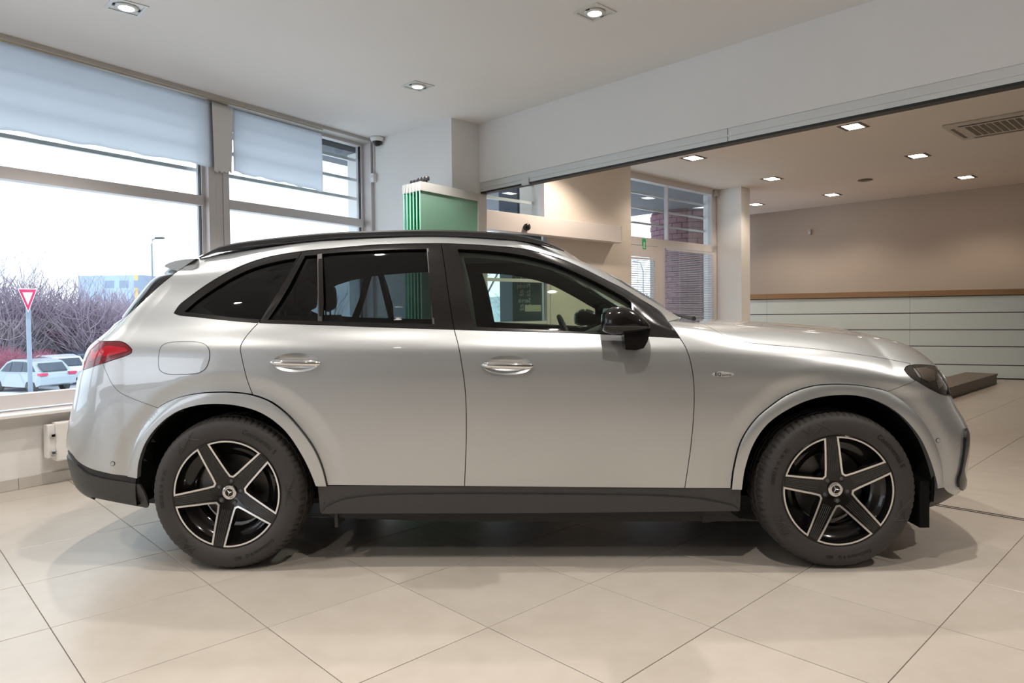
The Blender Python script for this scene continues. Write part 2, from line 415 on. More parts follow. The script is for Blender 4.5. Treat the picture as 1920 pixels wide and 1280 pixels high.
# skirting tiles along the facade
bbz = W1.px(0, 902)[1]
sk = bx('baseboard_left', 'tile_dark', -.1, TMAX, .001, .010, .0, bbz-.004); tag(sk, kind='structure')
tj = W1.px(33, 900)[0]
k0 = tj % TS
for k in range(-1, 14):
    a, b = k0+k*TS, k0+(k+1)*TS
    if a < -.1: continue
    bx('tile', 'skirt_tile', a+.0015, b-.0015, .002, .014, .001, bbz, sk, bev=.001)
tm1, zm = W1.px(400, 400); tm0, _ = W1.px(438.5, 400)     # mullion edges
te, _ = W1.px(696.5, 400)
ztt, ztb = W1.px(0, 303.7)[1], W1.px(0, 322)[1]
ztt = (W1.px(0, 303.7)[1]+W1.px(439, 372.8)[1])/2; ztb = (W1.px(360, 379)[1]+W1.px(439, 388.7)[1])/2
bays = [('window_1', te, tm0), ('window_2', tm1, tm1+(tm1-te)*1.18), ]
b3 = bays[1][2]; mw = tm1-tm0
bays += [('window_3', b3+mw, b3+mw+1.9), ('window_4', b3+2*mw+1.9, b3+2*mw+3.6)]
ztop = hdz
for i, (nm, a, b) in enumerate(bays):
    fr = MB(); fw = .045
    W1.box(fr, a-.0, a+.0+.03, -.20, -.12, sill_z, ztop); W1.box(fr, b-.03, b, -.20, -.12, sill_z, ztop)
    W1.box(fr, a+.03, b-.03, -.20, -.10, ztb, ztt); W1.box(fr, a+.03, b-.03, -.20, -.10, sill_z, W1.px(0, 745)[1]); W1.box(fr, a+.03, b-.03, -.20, -.12, ztop-.03, ztop)
    w = fr.out(nm, 'frame_white'); tag(w, kind='structure')
    bx('pane', 'glass_room', a+.031, b-.031, -.170, -.164, ztt+.001, ztop-.031, w); bx('pane', 'glass_room', a+.031, b-.031, -.170, -.164, W1.px(0, 745)[1]+.001, ztb-.001, w)
    g = MB()
    for (z0, z1) in ((ztt, ztop-.03), (W1.px(0, 745)[1], ztb)):
        W1.box(g, a+.03, a+.036, -.165, -.135, z0, z1); W1.box(g, b-.036, b-.03, -.165, -.135, z0, z1)
    g.out('seal', 'black', w)
    # mullion on the far side of the bay
    md = MB(); W1.box(md, b, b+mw*.30, -.22, -.06, sill_z, ztop); W1.box(md, b+mw*.32, b+mw*.66, -.22, -.065, sill_z, ztop); W1.box(md, b+mw*.68, b+mw, -.22, -.06, sill_z, ztop)
    tag(md.out('trim_%d' % (10+i), 'frame_white'), kind='structure')
tag(bx('trim_9', 'frame_white', -.1, te, -.22, .0, sill_z, ztop), kind='structure')
tag(bx('wall_facade_end', 'white_wall', bays[3][2]+mw, TMAX+3, -.30, 0, sill_z, CZ), kind='structure')
# outside horizontal louvre bars
bars = [W1.px(602.5, 288, -.9)[1], W1.px(602.5, 325, -.9)[1], W1.px(603, 362, -.9)[1]]
bars = [W1.px(400, 240, -.28)[1], W1.px(400, 281, -.28)[1], W1.px(400, 317, -.28)[1]]
zb = []
for (x1, y1), (x2, y2) in (((439, 244), (695, 310)), ((439, 289), (696, 345)), ((439, 331), (696, 379))):
    zb.append((W1.px(x1, y1, -.28)[1]+W1.px(x2, y2, -.28)[1])/2)
for z in zb:
    L = bx('sunshade_bar', 'alu_white', .0, b3+mw+4, -.30, -.265, z-.016, z+.016); tag(L, {0: 'topmost', 1: 'middle', 2: 'lowest'}[zb.index(z)]+' of the three grey horizontal bars outside the left window wall', 'sunshade bar', 'sunshade bars outside the left window wall')
# paper sheets taped over the upper windows
M['paper'] = mat('translucent_paper', (.70, .72, .75), .8)
nt = M['paper'].node_tree; bsd = nt.nodes['Principled BSDF']; tl_ = nt.nodes.new('ShaderNodeBsdfTranslucent'); tl_.inputs[0].default_value = (.86, .86, .88, 1)
tp_ = nt.nodes.new('ShaderNodeBsdfTransparent'); tp_.inputs[0].default_value = (.9, .95, 1, 1)
mx = nt.nodes.new('ShaderNodeMixShader'); mx.inputs[0].default_value = .85; mx2 = nt.nodes.new('ShaderNodeMixShader'); mx2.inputs[0].default_value = .14
nt.links.new(bsd.outputs[0], mx.inputs[1]); nt.links.new(tl_.outputs[0], mx.inputs[2]); nt.links.new(mx.outputs[0], mx2.inputs[1]); nt.links.new(tp_.outputs[0], mx2.inputs[2]); nt.links.new(mx2.outputs[0], nt.nodes['Material Output'].inputs[0])
def sheet(name, corners, lab, cat_, n=.0, m='paper', amp=.006, grp=None):
    # corners px: top-left, top-right, bottom-right, bottom-left
    P_ = [W1.px(x, y, n) for x, y in corners]; nu, nv = 40, 14; mb = MB()
    for j in range(nv+1):
        for i in range(nu+1):
            u, v = i/nu, j/nv
            t = (P_[0][0]*(1-u)+P_[1][0]*u)*(1-v)+(P_[3][0]*(1-u)+P_[2][0]*u)*v
            z = (P_[0][1]*(1-u)+P_[1][1]*u)*(1-v)+(P_[3][1]*(1-u)+P_[2][1]*u)*v
            z += v*.006*math.sin(u*23+1)+v*.004*math.sin(u*51)
            mb.V.append(W1.pt(t, n+amp*(math.sin(t*9+v*3)*.5+math.sin(t*21-v*5)*.3)*(.3+v), z))
    for j in range(nv):
        for i in range(nu): a = j*(nu+1)+i; mb.F.append((a, a+1, a+nu+2, a+nu+1))
    o = mb.out(name, m, None, True); sm = o.modifiers.new('s', 'SOLIDIFY'); sm.thickness = .0008; tag(o, lab, cat_, grp); return o
sheet('window_paper', [(-160, 28), (398, 193), (401, 313), (-160, 214)], 'long white paper sheet taped over the upper left window', 'paper', -.045)
sheet('window_paper', [(437, 205), (603, 251), (606, 359), (438, 322)], 'shorter white paper sheet over the window left of the dome camera', 'paper', -.045)
sheet('window_paper', [(397, 190), (437, 203), (434, 323), (402, 322)], 'narrow paper strip taped over the post between the two big windows', 'paper', -.03, 'white_wall', .001)
tape = MB(); M['tape'] = mat('masking_tape', (.62, .56, .42), .7)
W1.box(tape, W1.px(605, 250)[0], W1.px(395, 190)[0]+2.2, .004, .006, hdz-.012, hdz+.02); tag(tape.out('masking_tape', 'tape'), 'thin strip of masking tape along the top of the window paper', 'tape')
# radiator
rt0 = W1.px(92, 840, .12)[0]; rz1 = W1.px(92, 794, .12)[1]; rz0 = W1.px(92, 868, .12)[1]
R = empty('radiator', W1.pt(rt0-.6, .07, 0)); tag(R, 'white wall radiator below the window behind the rear bumper', 'radiator')
def inpar(o, R): o.parent = R; o.matrix_parent_inverse = Matrix.Translation(-R.location); return o
inpar(bx('panel', 'rad', rt0-1.1, rt0-.05, .035, .115, rz0, rz1, None, .012), R)
inpar(bx('side_cover', 'rad', rt0-.05, rt0, .035, .105, rz0+.03, rz1-.012, None, .006), R)
for z in (rz0+.07, rz1-.09):
    inpar(bx('valve', 'chrome', rt0-.045, rt0-.015, .106, .125, z-.015, z+.015, None, .005), R)
inpar(bx('bracket', 'rad', rt0-.3, rt0-.26, 0.0, .036, rz0, rz1), R); inpar(bx('bracket', 'rad', rt0-.9, rt0-.86, 0.0, .036, rz0, rz1), R)
# dome camera + white sensor box with conduit at the corner
dc = at_z(707, 257, CZ); D = empty('dome_camera', dc); tag(D, 'white dome security camera with black eye at the ceiling corner', 'camera')
MB().lathe([(0, 0), (.075, 0), (.078, -.02), (.066, -.045), (.055, -.05), (0, -.05)][::-1], 32).out('housing', 'rad', D, True)
MB().lathe([(.052, -.048), (.050, -.065), (.038, -.088), (.018, -.100), (0, -.103)][::-1], 28).out('dome', 'gloss_black', D, True)
s1_ = W2.px(704, 334); wb = empty('sensor_box', W2.pt(s1_[0], 0, s1_[1])); tag(wb, 'small white sensor box below the dome camera', 'sensor')
def wbox(F, name, m, t0, t1, n0, n1, z0, z1, R, bev=0): return inpar(F.one(name, m, t0, t1, n0, n1, z0, z1, None, bev), R)
wbox(W2, 'body', 'rad', s1_[0]-.03, s1_[0]+.03, .001, .05, s1_[1]-.05, s1_[1]+.05, wb, .006)
wbox(W2, 'lens', 'frame_white', s1_[0]-.018, s1_[0]+.018, .049, .054, s1_[1]-.0, s1_[1]+.03, wb)
tag(W2.one('cable_duct', 'frame_white', s1_[0]+.0, s1_[0]+.02, .001, .016, s1_[1]+.06, CZ-.001), 'thin white cable duct from ceiling to the small sensor box', 'cable duct')
# --- parked glass partition panels
g0 = v2(at_line(790, 345, v2(at_z(790, 345, 2.43)), Vector((1, 0)))); zt = 2.47
gA = v2(at_z(789, 339, zt)); gB = v2(at_z(899, 362, zt)); gC = v2(at_z(742, 346, zt))
gd = (gB-gA).normalized(); gl = (gB-gA).length; gn = TA
M['green_glass'] = glassmat('green_glass', (.50, .86, .68)); M['frost'] = mat('frosted_green_glass', (.36, .58, .48), .25, 0, .5, spec=.4)
nt = M['frost'].node_tree; mx = nt.nodes.new('ShaderNodeMixShader'); tp_ = nt.nodes.new('ShaderNodeBsdfTransparent'); tp_.inputs[0].default_value = (.62, .92, .78, 1); mx.inputs[0].default_value = .45
nt.links.new(nt.nodes['Principled BSDF'].outputs[0], mx.inputs[1]); nt.links.new(tp_.outputs[0], mx.inputs[2]); nt.links.new(mx.outputs[0], nt.nodes['Material Output'].inputs[0])
M['glass_edge'] = mat('glass_edge', (.45, .80, .70), .2, 0, .6)
dk = (gC-gA).length
gl0 = gl; glw = (C2-gA).dot(TB)-.03
for k in range(6):
    gl = gl0 if k == 0 else min(gl0, (C2-(gA+gn*(dk*(k+.12)/6.0))).dot(gd)-.06)
    o_ = gA+gn*(dk*(k+.12)/6.0)
    Fk = Fr(o_, gd, -gn); E0 = empty('glass_panel', Fk.pt(0, 0, 0))
    tag(E0, ('green glass partition panel parked at the front of the stack' if k == 0 else 'clear glass partition panel in the parked stack, %s from the front' % ['', 'second', 'third', 'fourth', 'fifth', 'last'][k]), 'glass panel', 'sliding glass panels parked behind the car')
    for nm, m_, a in (('top_rail', 'alu_white', (0, gl, -.035, 0, zt-.085, zt)), ('bottom_rail', 'alu_white', (0, gl, -.03, -.005, .005, .10)),
                      ('glass', 'frost' if k == 0 else 'green_glass', (.006, gl-.006, -.023, -.011, .10, zt-.085)), ('edge', 'glass_edge', (-.0, .006, -.024, -.010, .10, zt-.085)), ('end_profile', 'alu_white', (gl-.02, gl, -.03, -.004, .10, zt-.085))):
        t0_, t1_, n0_, n1_, z0_, z1_ = a; wbox(Fk, nm, m_, t0_, t1_, n0_, n1_, z0_, z1_, E0)
    c_ = Fk.pt(.10 if k < 3 else .13, -.017, 0); inpar(MB().lathe([(0, zt), (.008, zt), (.008, zt+.02), (.026, zt+.022), (.028, zt+.045), (.022, zt+.06), (0, zt+.06)][::-1], 14, 'z', (c_.x, c_.y, 0)).out('roller', 'plastic2', E0), E0)
# --- entrance wall with automatic door
Pc = v2(at_line(1165.6, 440, Vector((1.566, 9.9)), TB)); WC = Fr(Pc-TB*0, TB, -TA*-1 if False else Vector((TB.y, -TB.x)))
# box front plane n=0 ; wall plane behind at n=-.16
tl0 = WC.px(903, 420)[0]
opz1 = (WC.px(1160, 423)[1]+WC.px(905, 393)[1])/2; opz0 = (WC.px(1160, 453)[1]+WC.px(905, 430)[1])/2
WN = -.16
tw = WC.px(1183, 400, WN)[0]; tf = WC.px(1022.5, 380, WN)[0]; td = WC.px(1032, 470, WN)[0]
qx = line_x(WC.P+WC.N*WN, TB, C2+TB*.45, (C0-C2).normalized()); TL_ = (qx-(WC.P+WC.N*WN)).dot(TB)+.02
wc = MB()
WC.box(wc, td, tw, WN-.5, WN, 0, opz1); WC.box(wc, tf+.02, tw, WN-.5, WN, opz1, CZ2)
M['entrance_wall'] = noisy(mat('entrance_wall_paint', (.74, .68, .62), .8), .6, .05); tag(wc.out('wall_entrance', 'entrance_wall'), kind='structure')
op = empty('door_operator', WC.pt(tl0, 0, opz0)); tag(op, 'long white automatic door operator box above the entrance', 'door operator')
wbox(WC, 'cover', 'frame_white', TL_+.06, 0, WN+.001, 0, opz0, opz1, op, .004)
wbox(WC, 'end_cap', 'frame_white', 0.0005, .012, WN, 0.002, opz0-.003, opz1+.003, op)
sx, sz = WC.px(985.5, 426); inpar(MB().lathe([(0, .0), (.05, .0), (.055, .03), (.045, .06), (0, .065)], 20, 'y').out('motion_sensor', 'gloss_black', op, True), op)
so = op.children[-1]; so.matrix_parent_inverse = Matrix.Identity(4); so.matrix_local = Matrix.Translation(WC.pt(sx, 0, sz)-op.location) @ Matrix.Rotation(math.atan2(WC.N.y, WC.N.x)-math.pi/2, 4, 'Z') @ Matrix.Scale(.85, 4)
# window above the operator
wf = MB(); z1w = CZ2-.02; WC.box(wf, tf-.02, tf+.02, WN-.12, WN, opz1, z1w); WC.box(wf, TL_, tf-.02, WN-.12, WN-.02, opz1, opz1+.03); WC.box(wf, TL_, tf-.02, WN-.12, WN, z1w-.03, z1w+.02)
w5 = wf.out('window_5', 'frame_white'); tag(w5, kind='structure')
WC.one('pane', 'glass_room', TL_, tf-.021, WN-.08, WN-.074, opz1+.031, z1w-.031, w5)
zz = [ (WC.px(905, 366, WN-.25)[1]+WC.px(1020, 386, WN-.25)[1])/2, WC.px(1020, 352, WN-.25)[1], WC.px(1020, 318, WN-.25)[1]]
for i, z in enumerate(zz):
    tag(WC.one('sunshade_bar', 'alu_white', TL_, tf+.1, WN-.27, WN-.235, z-.018, z+.018), ['lowest', 'middle', 'upper'][i]+' grey bar outside the small window over the entrance', 'sunshade bar', 'sunshade bars outside the entrance window')
# sliding door
dr = MB(); WC.box(dr, td-.05, td, WN-.08, WN-.02, 0, opz0+.05); WC.box(dr, TL_, td-.05, WN-.07, WN-.03, 0, .09)
for z in (1.09, 1.63): WC.box(dr, TL_, td-.05, WN-.07, WN-.03, z-.02, z+.02)
d1_ = dr.out('door_1', 'frame_white'); tag(d1_, kind='structure')
WC.one('pane', 'glass_room', TL_, td-.051, WN-.053, WN-.047, .09, opz0+.05, d1_)
# dark opening-hours sheet on the far side of the glass, read reversed from in here
h0t, h0z = WC.px(972, 612, WN); h1t, h1z = WC.px(1024, 500, WN)
M['sign_dark'] = mat('dark_blue_board', (.035, .06, .085), .4)
hs = empty('opening_hours_board', WC.pt((h0t+h1t)/2, WN-.10, .3)); tag(hs, 'dark blue opening hours board behind the glass entrance door', 'sign')
wbox(WC, 'board', 'sign_dark', h0t, h1t+.02, WN-.12, WN-.10, .3, 2.25, hs)
wbox(WC, 'yellow_band', mat('yellow_print', (.5, .36, .06), .5) and 'tape', h0t+(h1t-h0t)*.42, h1t, WN-.0995, WN-.098, 1.235, 1.32, hs)
bw = h1t-h0t
for i, (tx, y_, sz) in enumerate((('Osobn\u00ed', 528, .085), ('Prodej', 540, .085), ('Po - P\u00e1', 549, .06), ('So - Ne', 555, .06), ('Servis', 567, .085), ('Po - P\u00e1', 576, .06), ('So - Ne', 582, .06), ('700 250', 513, .07))):
    zt_ = WC.px(990, y_, WN-.10)[1]; te_ = h0t+bw*.62
    o, _ = text_flat('hours_lettering', tx, sz, lambda x, y, z: WC.pt(te_-x, WN-.0985, zt_+y), 'text_pale', None, ext=.0004); inpar(o, hs); tag(o, kind='stuff')
# --- recessed window wall beyond
Q1 = v2(at_z(1182.5, 322, CZ2)); WD = Fr(Q1, TB, WC.N)
tK, _ = WD.px(1343, 400); tA = -1.2
g_z = lambda px, py, n=0: WD.px(px, py, n)[1]
zA, zB = g_z(1300, 458), g_z(1300, 470)       # band between upper and lower glass
fz1 = (g_z(1183, 444)+g_z(1334, 458))/2; fz0 = (g_z(1240, 458)+g_z(1334, 477))/2
tm_ = WD.px(1241, 500)[0]; tdr = WD.px(1233, 500)[0]; tb0 = WD.px(1247, 500)[0]; tb1 = WD.px(1335, 500)[0]; tu = WD.px(1252.5, 400)[0]
fr = MB(); ztop2 = CZ2-.10
WD.box(fr, tA, tK, -.10, .02, ztop2, CZ2); WD.box(fr, tA, tK, -.08, 0, fz0, fz1); WD.box(fr, tb1, tK+.02, -.08, 0, 0, ztop2); WD.box(fr, tu-.012, tu+.012, -.07, 0, fz1, ztop2); WD.box(fr, tdr, tb0, -.08, 0, 0, fz0); WD.box(fr, tb0, tb1, -.08, 0, 0, .25)
w6 = fr.out('window_6', 'frame_white'); tag(w6, kind='structure')
WD.one('pane', 'glass_room', tA, tu-.013, -.05, -.044, fz1, ztop2, w6); WD.one('pane', 'glass_room', tu+.013, tb1, -.05, -.044, fz1, ztop2, w6); WD.one('pane', 'glass_room', tb0, tb1, -.05, -.044, .25, fz0, w6)
d2 = MB(); za = g_z(1210, 478); WD.box(d2, tA, tdr-.01, -.07, .01, za-.03, fz0-.01); WD.box(d2, tdr-.12, tdr-.01, -.07, .01, 0, za-.03); WD.box(d2, tA, tdr-.12, -.07, .01, 0, .2)
o = d2.out('door_2', 'frame_white'); tag(o, kind='structure'); WD.one('pane', 'glass_room', tA, tdr-.121, -.05, -.044, .2, za-.031, o)
for i, (y1, y2) in enumerate(((359, 387), (387, 412), (415, 437))):
    z = (WD.px(1183, y1, -.3)[1]+WD.px(1333, y2, -.3)[1])/2
    tag(WD.one('sunshade_bar', 'alu_white', tA, tK+.3, -.32, -.29, z-.016, z+.016), ['topmost', 'middle', 'lowest'][i]+' grey bar outside the far upper window', 'sunshade bar', 'sunshade bars outside the far window')
# exit sign above the far door
xt, xz = WD.px(1207, 457.5)
M['exit'] = mat('exit_green', (.01, .28, .10), .4, emit=(.0, .25, .08), estr=.35)
xs = empty('exit_sign', WD.pt(xt, .02, xz)); tag(xs, 'small green and white emergency exit sign above the far door', 'sign')
wbox(WD, 'plate', 'exit', xt-.045, xt+.045, .0005, .012, xz-.085, xz+.085, xs)
wbox(WD, 'pictogram_door', 'rad', xt-.022, xt+.018, .0125, .014, xz-.065, xz+.03, xs); wbox(WD, 'pictogram_arrow', 'exit', xt-.008, xt+.004, .0145, .0155, xz-.05, xz+.015, xs)
# venetian blinds
def blinds(t0, t1, z0, z1, lab, dz=.032):
    B = empty('venetian_blind', WD.pt((t0+t1)/2, .03, z0)); tag(B, lab, 'blind')
    wbox(WD, 'head_rail', 'frame_white', t0, t1, .022, .05, z1, z1+.03, B)
    M.setdefault('slat', mat('blind_slat', (.42, .46, .52), .5)); n = int((z1-z0)/dz); s0 = None
    c_ = WD.pt((t0+t1)/2, .036, 0); a = math.atan2(TB.y, TB.x)
    for k in range(n):
        z = z1-.02-k*dz
        if s0 is None: s0 = MB().box((-(t1-t0)/2, -.0115, -.004), (t1-t0, 0, 0), (0, .022, .012), (0, 0, .0012)).out('slat', 'slat', B); o = s0
        else: o = link(s0.copy(), B)
        o.parent = B; o.matrix_parent_inverse = Matrix.Identity(4); o.location = (c_.x-B.location.x, c_.y-B.location.y, z-B.location.z); o.rotation_euler = (0, 0, a)
    for t in (t0+(t1-t0)*.25, t0+(t1-t0)*.7): wbox(WD, 'cord', 'slat', t-.002, t+.002, .034, .038, z0, z1, B)
blinds(tb0+.01, tb1-.01, .27, fz0-.05, 'grey venetian blind hanging in the far window beside the door')
blinds(tA+.2, tdr-.13, .22, za-.08, 'grey venetian blind on the far glass door', .036)
# wall beyond the window, column, far wall
K1 = WD.P+TB*tK; K2 = line_x(K1, -TA, v2(at_z(1385.5, 349, CZ2)), TB); K3 = v2(at_line(1406, 400, K2, TB))
cl = MB().prism([tuple(K1-TA*.02), tuple(K2), tuple(K3), tuple(K3+TA*.55), tuple(K1+TA*.30+TB*.05), tuple(K1+TA*.02+TB*.05)], 0, CZ2).out('wall_column', 'white_wall'); tag(cl, kind='structure')
Fa, Fb = v2(at_z(1410, 402, CZ2)), v2(at_z(1920, 343, CZ2)); fd = (Fb-Fa).normalized()
WF = Fr(Fa, fd, Vector((fd.y, -fd.x))); tag(WF.one('wall_far', 'beige_wall', -1.2, 9, -.2, 0, 0, CZ2), kind='structure')
q_ = lambda F, t, n: tuple(F.pt(t, n, 0))[:2]
tag(MB().prism([tuple(h0-DP*22), (22, -8), (22, 16), q_(WF, 9, -.1), q_(WF, -1, -.1), tuple(K3+TB*.1+TA*.45), tuple(K1+TA*.15+TB*.05), q_(WD, -.3, -.1), q_(WC, tw, WN-.1), q_(WC, TL_-.1, WN-.1), tuple(C3+TB*.1)], CZ2, CZ2+.2).out('ceiling_far', 'ceiling2'), kind='structure')
# small things on it
a_, b_ = WF.px(1519, 435); E1 = empty('wall_sensor', WF.pt(a_, 0, b_)); tag(E1, 'small beige sensor box high on the far wall', 'sensor'); wbox(WF, 'body', 'ac', a_-.035, a_+.035, .001, .05, b_-.06, b_+.06, E1, .006); wbox(WF, 'lens', 'frame_white', a_-.02, a_+.02, .05, .056, b_-.04, b_, E1)
a_, b_ = WD.px(1340, 361, .02); E1 = empty('corner_sensor', WD.pt(a_, .02, b_)); tag(E1, 'small grey box at the top corner of the far window', 'sensor'); wbox(WD, 'body', 'ac', a_-.04, a_+.05, .021, .08, b_-.07, b_+.05, E1, .006); wbox(WD, 'foot', 'frame_white', a_-.02, a_+.02, .012, .021, b_-.03, b_+.03, E1)
sp = at_z(1622, 337, CZ2); o = MB().lathe([(0, -.004), (.11, -.004), (.12, -.010), (.10, -.016), (0, -.016)][::-1], 32, 'z', sp).out('ceiling_speaker', 'ac_dark', None, True); tag(o, 'round brown ceiling speaker grille in the far room', 'speaker')
# --- reception counter
ca_, cb_ = v2(at_z(1925, 711.8, 0)), None
P2 = Vector((4.15, 13.6)); cdv = (ca_-P2).normalized(); WK = Fr(P2, cdv, Vector((cdv.y, -cdv.x)))
if WK.N.y > 0: WK.N = -WK.N
tl = WK.px(1358, 558)[0]; tr_ = WK.px(1925, 700)[0]+3
zs = []
for ys in ((541, 552.5), (552, 563), (585, 591.7), (618, 620), (650, 650.5), (685.4, None)):
    z = WK.px(1915, ys[0])[1]; zs.append(z)
ztop_, zbot_ = WK.px(1915, 541)[1], WK.px(1915, 552)[1]
jx = [tl, WK.px(1438, 600)[0], WK.px(1706, 600)[0], WK.px(1960, 600)[0], tr_]
wtp = empty('counter_worktop', WK.pt(tl, 0, zbot_)); tag(wtp, 'long oak worktop on the reception counter', 'worktop')
for i in range(4): wbox(WK, 'board', 'wood', jx[i]+.001, jx[i+1]-.001, -.75, .05, zbot_, ztop_, wtp, .003)
ctr = empty('reception_counter', WK.pt(tl, 0, 0)); tag(ctr, 'reception counter clad in pale glass panels with dark joints', 'counter')
wbox(WK, 'carcass', 'plastic2', WK.px(1350, 600)[0], tr_, -.70, -.012, 0.01, zbot_-.002, ctr)
lv = [zbot_-.004]+zs[2:]+[.01]
jx[0] = WK.px(1345, 600)[0]
for i in range(4):
    for j in range(len(lv)-1):
        wbox(WK, 'glass_panel', 'counter_glass', jx[i]+.0015, jx[i+1]-.0015, -.0115, 0, lv[j+1]+.008, lv[j]-.008, ctr)
# low brown bench at its foot
b0 = v2(at_z(1869, 718.5, 0)); BF = Fr(b0, -TB, Vector((TB.y, -TB.x)))
bh = BF.pt(0, 0, 0); bhz = at_line(1868, 700.5, b0, TB).z
bn = empty('low_bench', BF.pt(0, 0, 0)); tag(bn, 'low dark brown wooden platform beside the reception counter', 'platform')
wbox(BF, 'body', 'brown', 0, 4.5, -.42, 0, .0, bhz-.03, bn); wbox(BF, 'top_board', 'brown', -.01, 4.5, -.43, .012, bhz-.03, bhz, bn, .004)
# --- ceiling air unit
ac = at_z(1893, 228, CZ2); e1 = Vector((TB.x, TB.y, 0)); e2 = Vector((-TA.x, -TA.y, 0))
pl = v2(at_z(1766, 235, CZ2)); pn = v2(at_z(1818, 260, CZ2))
U_ = empty('air_conditioner', (pl.x, pl.y, CZ2)); tag(U_, 'beige ceiling cassette air conditioner with louvred grille', 'air conditioner')
f1 = (pn-pl).normalized(); f1 = Vector((TB.x*0+f1.x, f1.y)); wd = .95
ux, uy = -Vector((-TA.x, -TA.y))*0, None
s1v = -TA if (v2(at_z(1920, 200, CZ2))-pl).dot(-TA) > 0 else TA
AF = Fr(pl, s1v, Vector((-1, 0))); q1 = pn-pl; AF.N = (q1-s1v*q1.dot(s1v)).normalized(); AF.P = pl
def abx(nm, m_, t0_, t1_, n0_, n1_, z0_, z1_, bev=0): return wbox(AF, nm, m_, t0_, t1_, n0_, n1_, z0_, z1_, U_, bev)
abx('panel', 'ac', 0, wd, 0, wd, CZ2-.035, CZ2-.001, .012)
abx('slot', 'plastic2', .15, wd-.15, .06, .11, CZ2-.037, CZ2-.034); abx('slot', 'ac_dark', .15, wd-.15, wd-.11, wd-.06, CZ2-.037, CZ2-.034); abx('slot', 'ac_dark', .05, .09, .15, wd-.15, CZ2-.037, CZ2-.034)
for k in range(8): abx('louvre', 'ac_dark', .20+k*.072, .20+k*.072+.052, .18, wd-.20, CZ2-.039, CZ2-.034)
# --- lamps
def spot(name, p, par, w=1.0, ang=110, rad=.05, col=LAMP_COL, bl=.5):
    l = bpy.data.lights.new(name, 'SPOT'); l.energy = LAMP_W*w*4; l.spot_size = math.radians(ang); l.spot_blend = bl; l.shadow_soft_size = rad; l.color = col
    o = bpy.data.objects.new(name, l); o.location = p; link(o, par); return o
def square_lamp(p, z, lab, w=1.0, far=False, grp=None, src=None):
    L = empty('ceiling_lamp', (p.x, p.y, z), math.atan2(TB.y, TB.x)); tag(L, lab, 'ceiling lamp', grp)
    if far:
        s_, i_ = .155, .13
        MB().b(-s_, s_, -s_*.9, -i_*.72, -.006, .002).b(-s_, s_, i_*.72, s_*.9, -.006, .002).b(-s_, -i_, -i_*.72, i_*.72, -.006, .002).b(i_, s_, -i_*.72, i_*.72, -.006, .002).out('frame', 'ac_dark', L)
        MB().b(-i_, i_, -i_*.72, i_*.72, -.004, .004).out('diffuser', 'lamp', L)
        spot('lamp_light', (0, 0, -.03), L, w, 130, .08, (1.0, .84, .67))
    else:
        s_, i_ = .105, .085
        MB().b(-s_, s_, -s_, -i_, -.006, .0).b(-s_, s_, i_, s_, -.006, .0).b(-s_, -i_, -i_, i_, -.006, .0).b(i_, s_, -i_, i_, -.006, 0).out('frame', 'alu_white', L)
        MB().b(-i_, i_, -i_, i_, -.001, .0).out('back_plate', 'alu_white', L)
        MB().lathe([(.045, -.002), (.072, -.002), (.072, -.006), (.060, -.012), (.047, -.012)], 36).out('ring', 'alu_white', L, True)
        for q in (-1, 1): MB().b(q*.074-.006, q*.074+.006, -.012, .012, -.009, -.001).out('spring', 'plastic2', L)
        MB().lathe([(0, -.010), (.046, -.010)], 32).out('diffuser', 'lamp', L)
        spot('lamp_light', (0, 0, -.03), L, w, 118, .035)
    return L
l1, l2, l3 = v2(at_z(237, 13, CZ)), v2(at_z(1115, 23, CZ)), v2(at_z(783, 161, CZ))
av = l2-l3; bv_ = l3-l1
square_lamp(l1, CZ, 'recessed square ceiling spotlight at upper left of the photo'); square_lamp(l2, CZ, 'recessed square ceiling spotlight above the front door of the car'); square_lamp(l3, CZ, 'recessed square ceiling spotlight farthest back, near the white wall')
for i, k in enumerate([l1+av, l2+av, l1+av*2, l1-bv_+av, l2+av*2, l1-bv_, l1-bv_+av*2, l1-bv_*2+av*2]):
    if k.y < -1.5: continue
    square_lamp(k, CZ, 'recessed square ceiling spotlight behind the camera', .75 if k.x < -1.8 else 1.0 if k.x < .6 else 1.25, grp='ceiling spotlights behind the camera')
fl = [(1600, 237, 'square ceiling lamp nearest the glass track in the far room'), (1300, 296, 'square ceiling lamp just below the header near the far window'), (1721, 292, 'square ceiling lamp left of the air conditioner'), (1811, 332, 'rightmost square ceiling lamp, close to the far wall'), (1447, 335, 'square ceiling lamp above the column corner'), (1560, 365, 'square ceiling lamp low in the far room above the wall sensor'), (1417, 383, 'farthest square ceiling lamp, right beside the column')]
for x, y, lab in fl: square_lamp(v2(at_z(x, y, CZ2)), CZ2, lab, .50, True)
fb = v2(at_z(1721, 292, CZ2))-v2(at_z(1600, 237, CZ2))
for x, y in ((1600, 237), (1300, 296)): square_lamp(v2(at_z(x, y, CZ2))-fb, CZ2, 'square ceiling lamp in the far room hidden by the header', .8 if x > 1400 else 1.25, True, 'far room lamps hidden by the header')
# --- rest of the room behind the camera
tag(MB().b(-9, 22, -8.2, -8, 0, CZ2).out('wall_rear', 'beige_wall'), kind='structure'); tag(MB().b(17, 17.2, -8, 24, 0, CZ2).out('wall_right', 'beige_wall'), kind='structure')
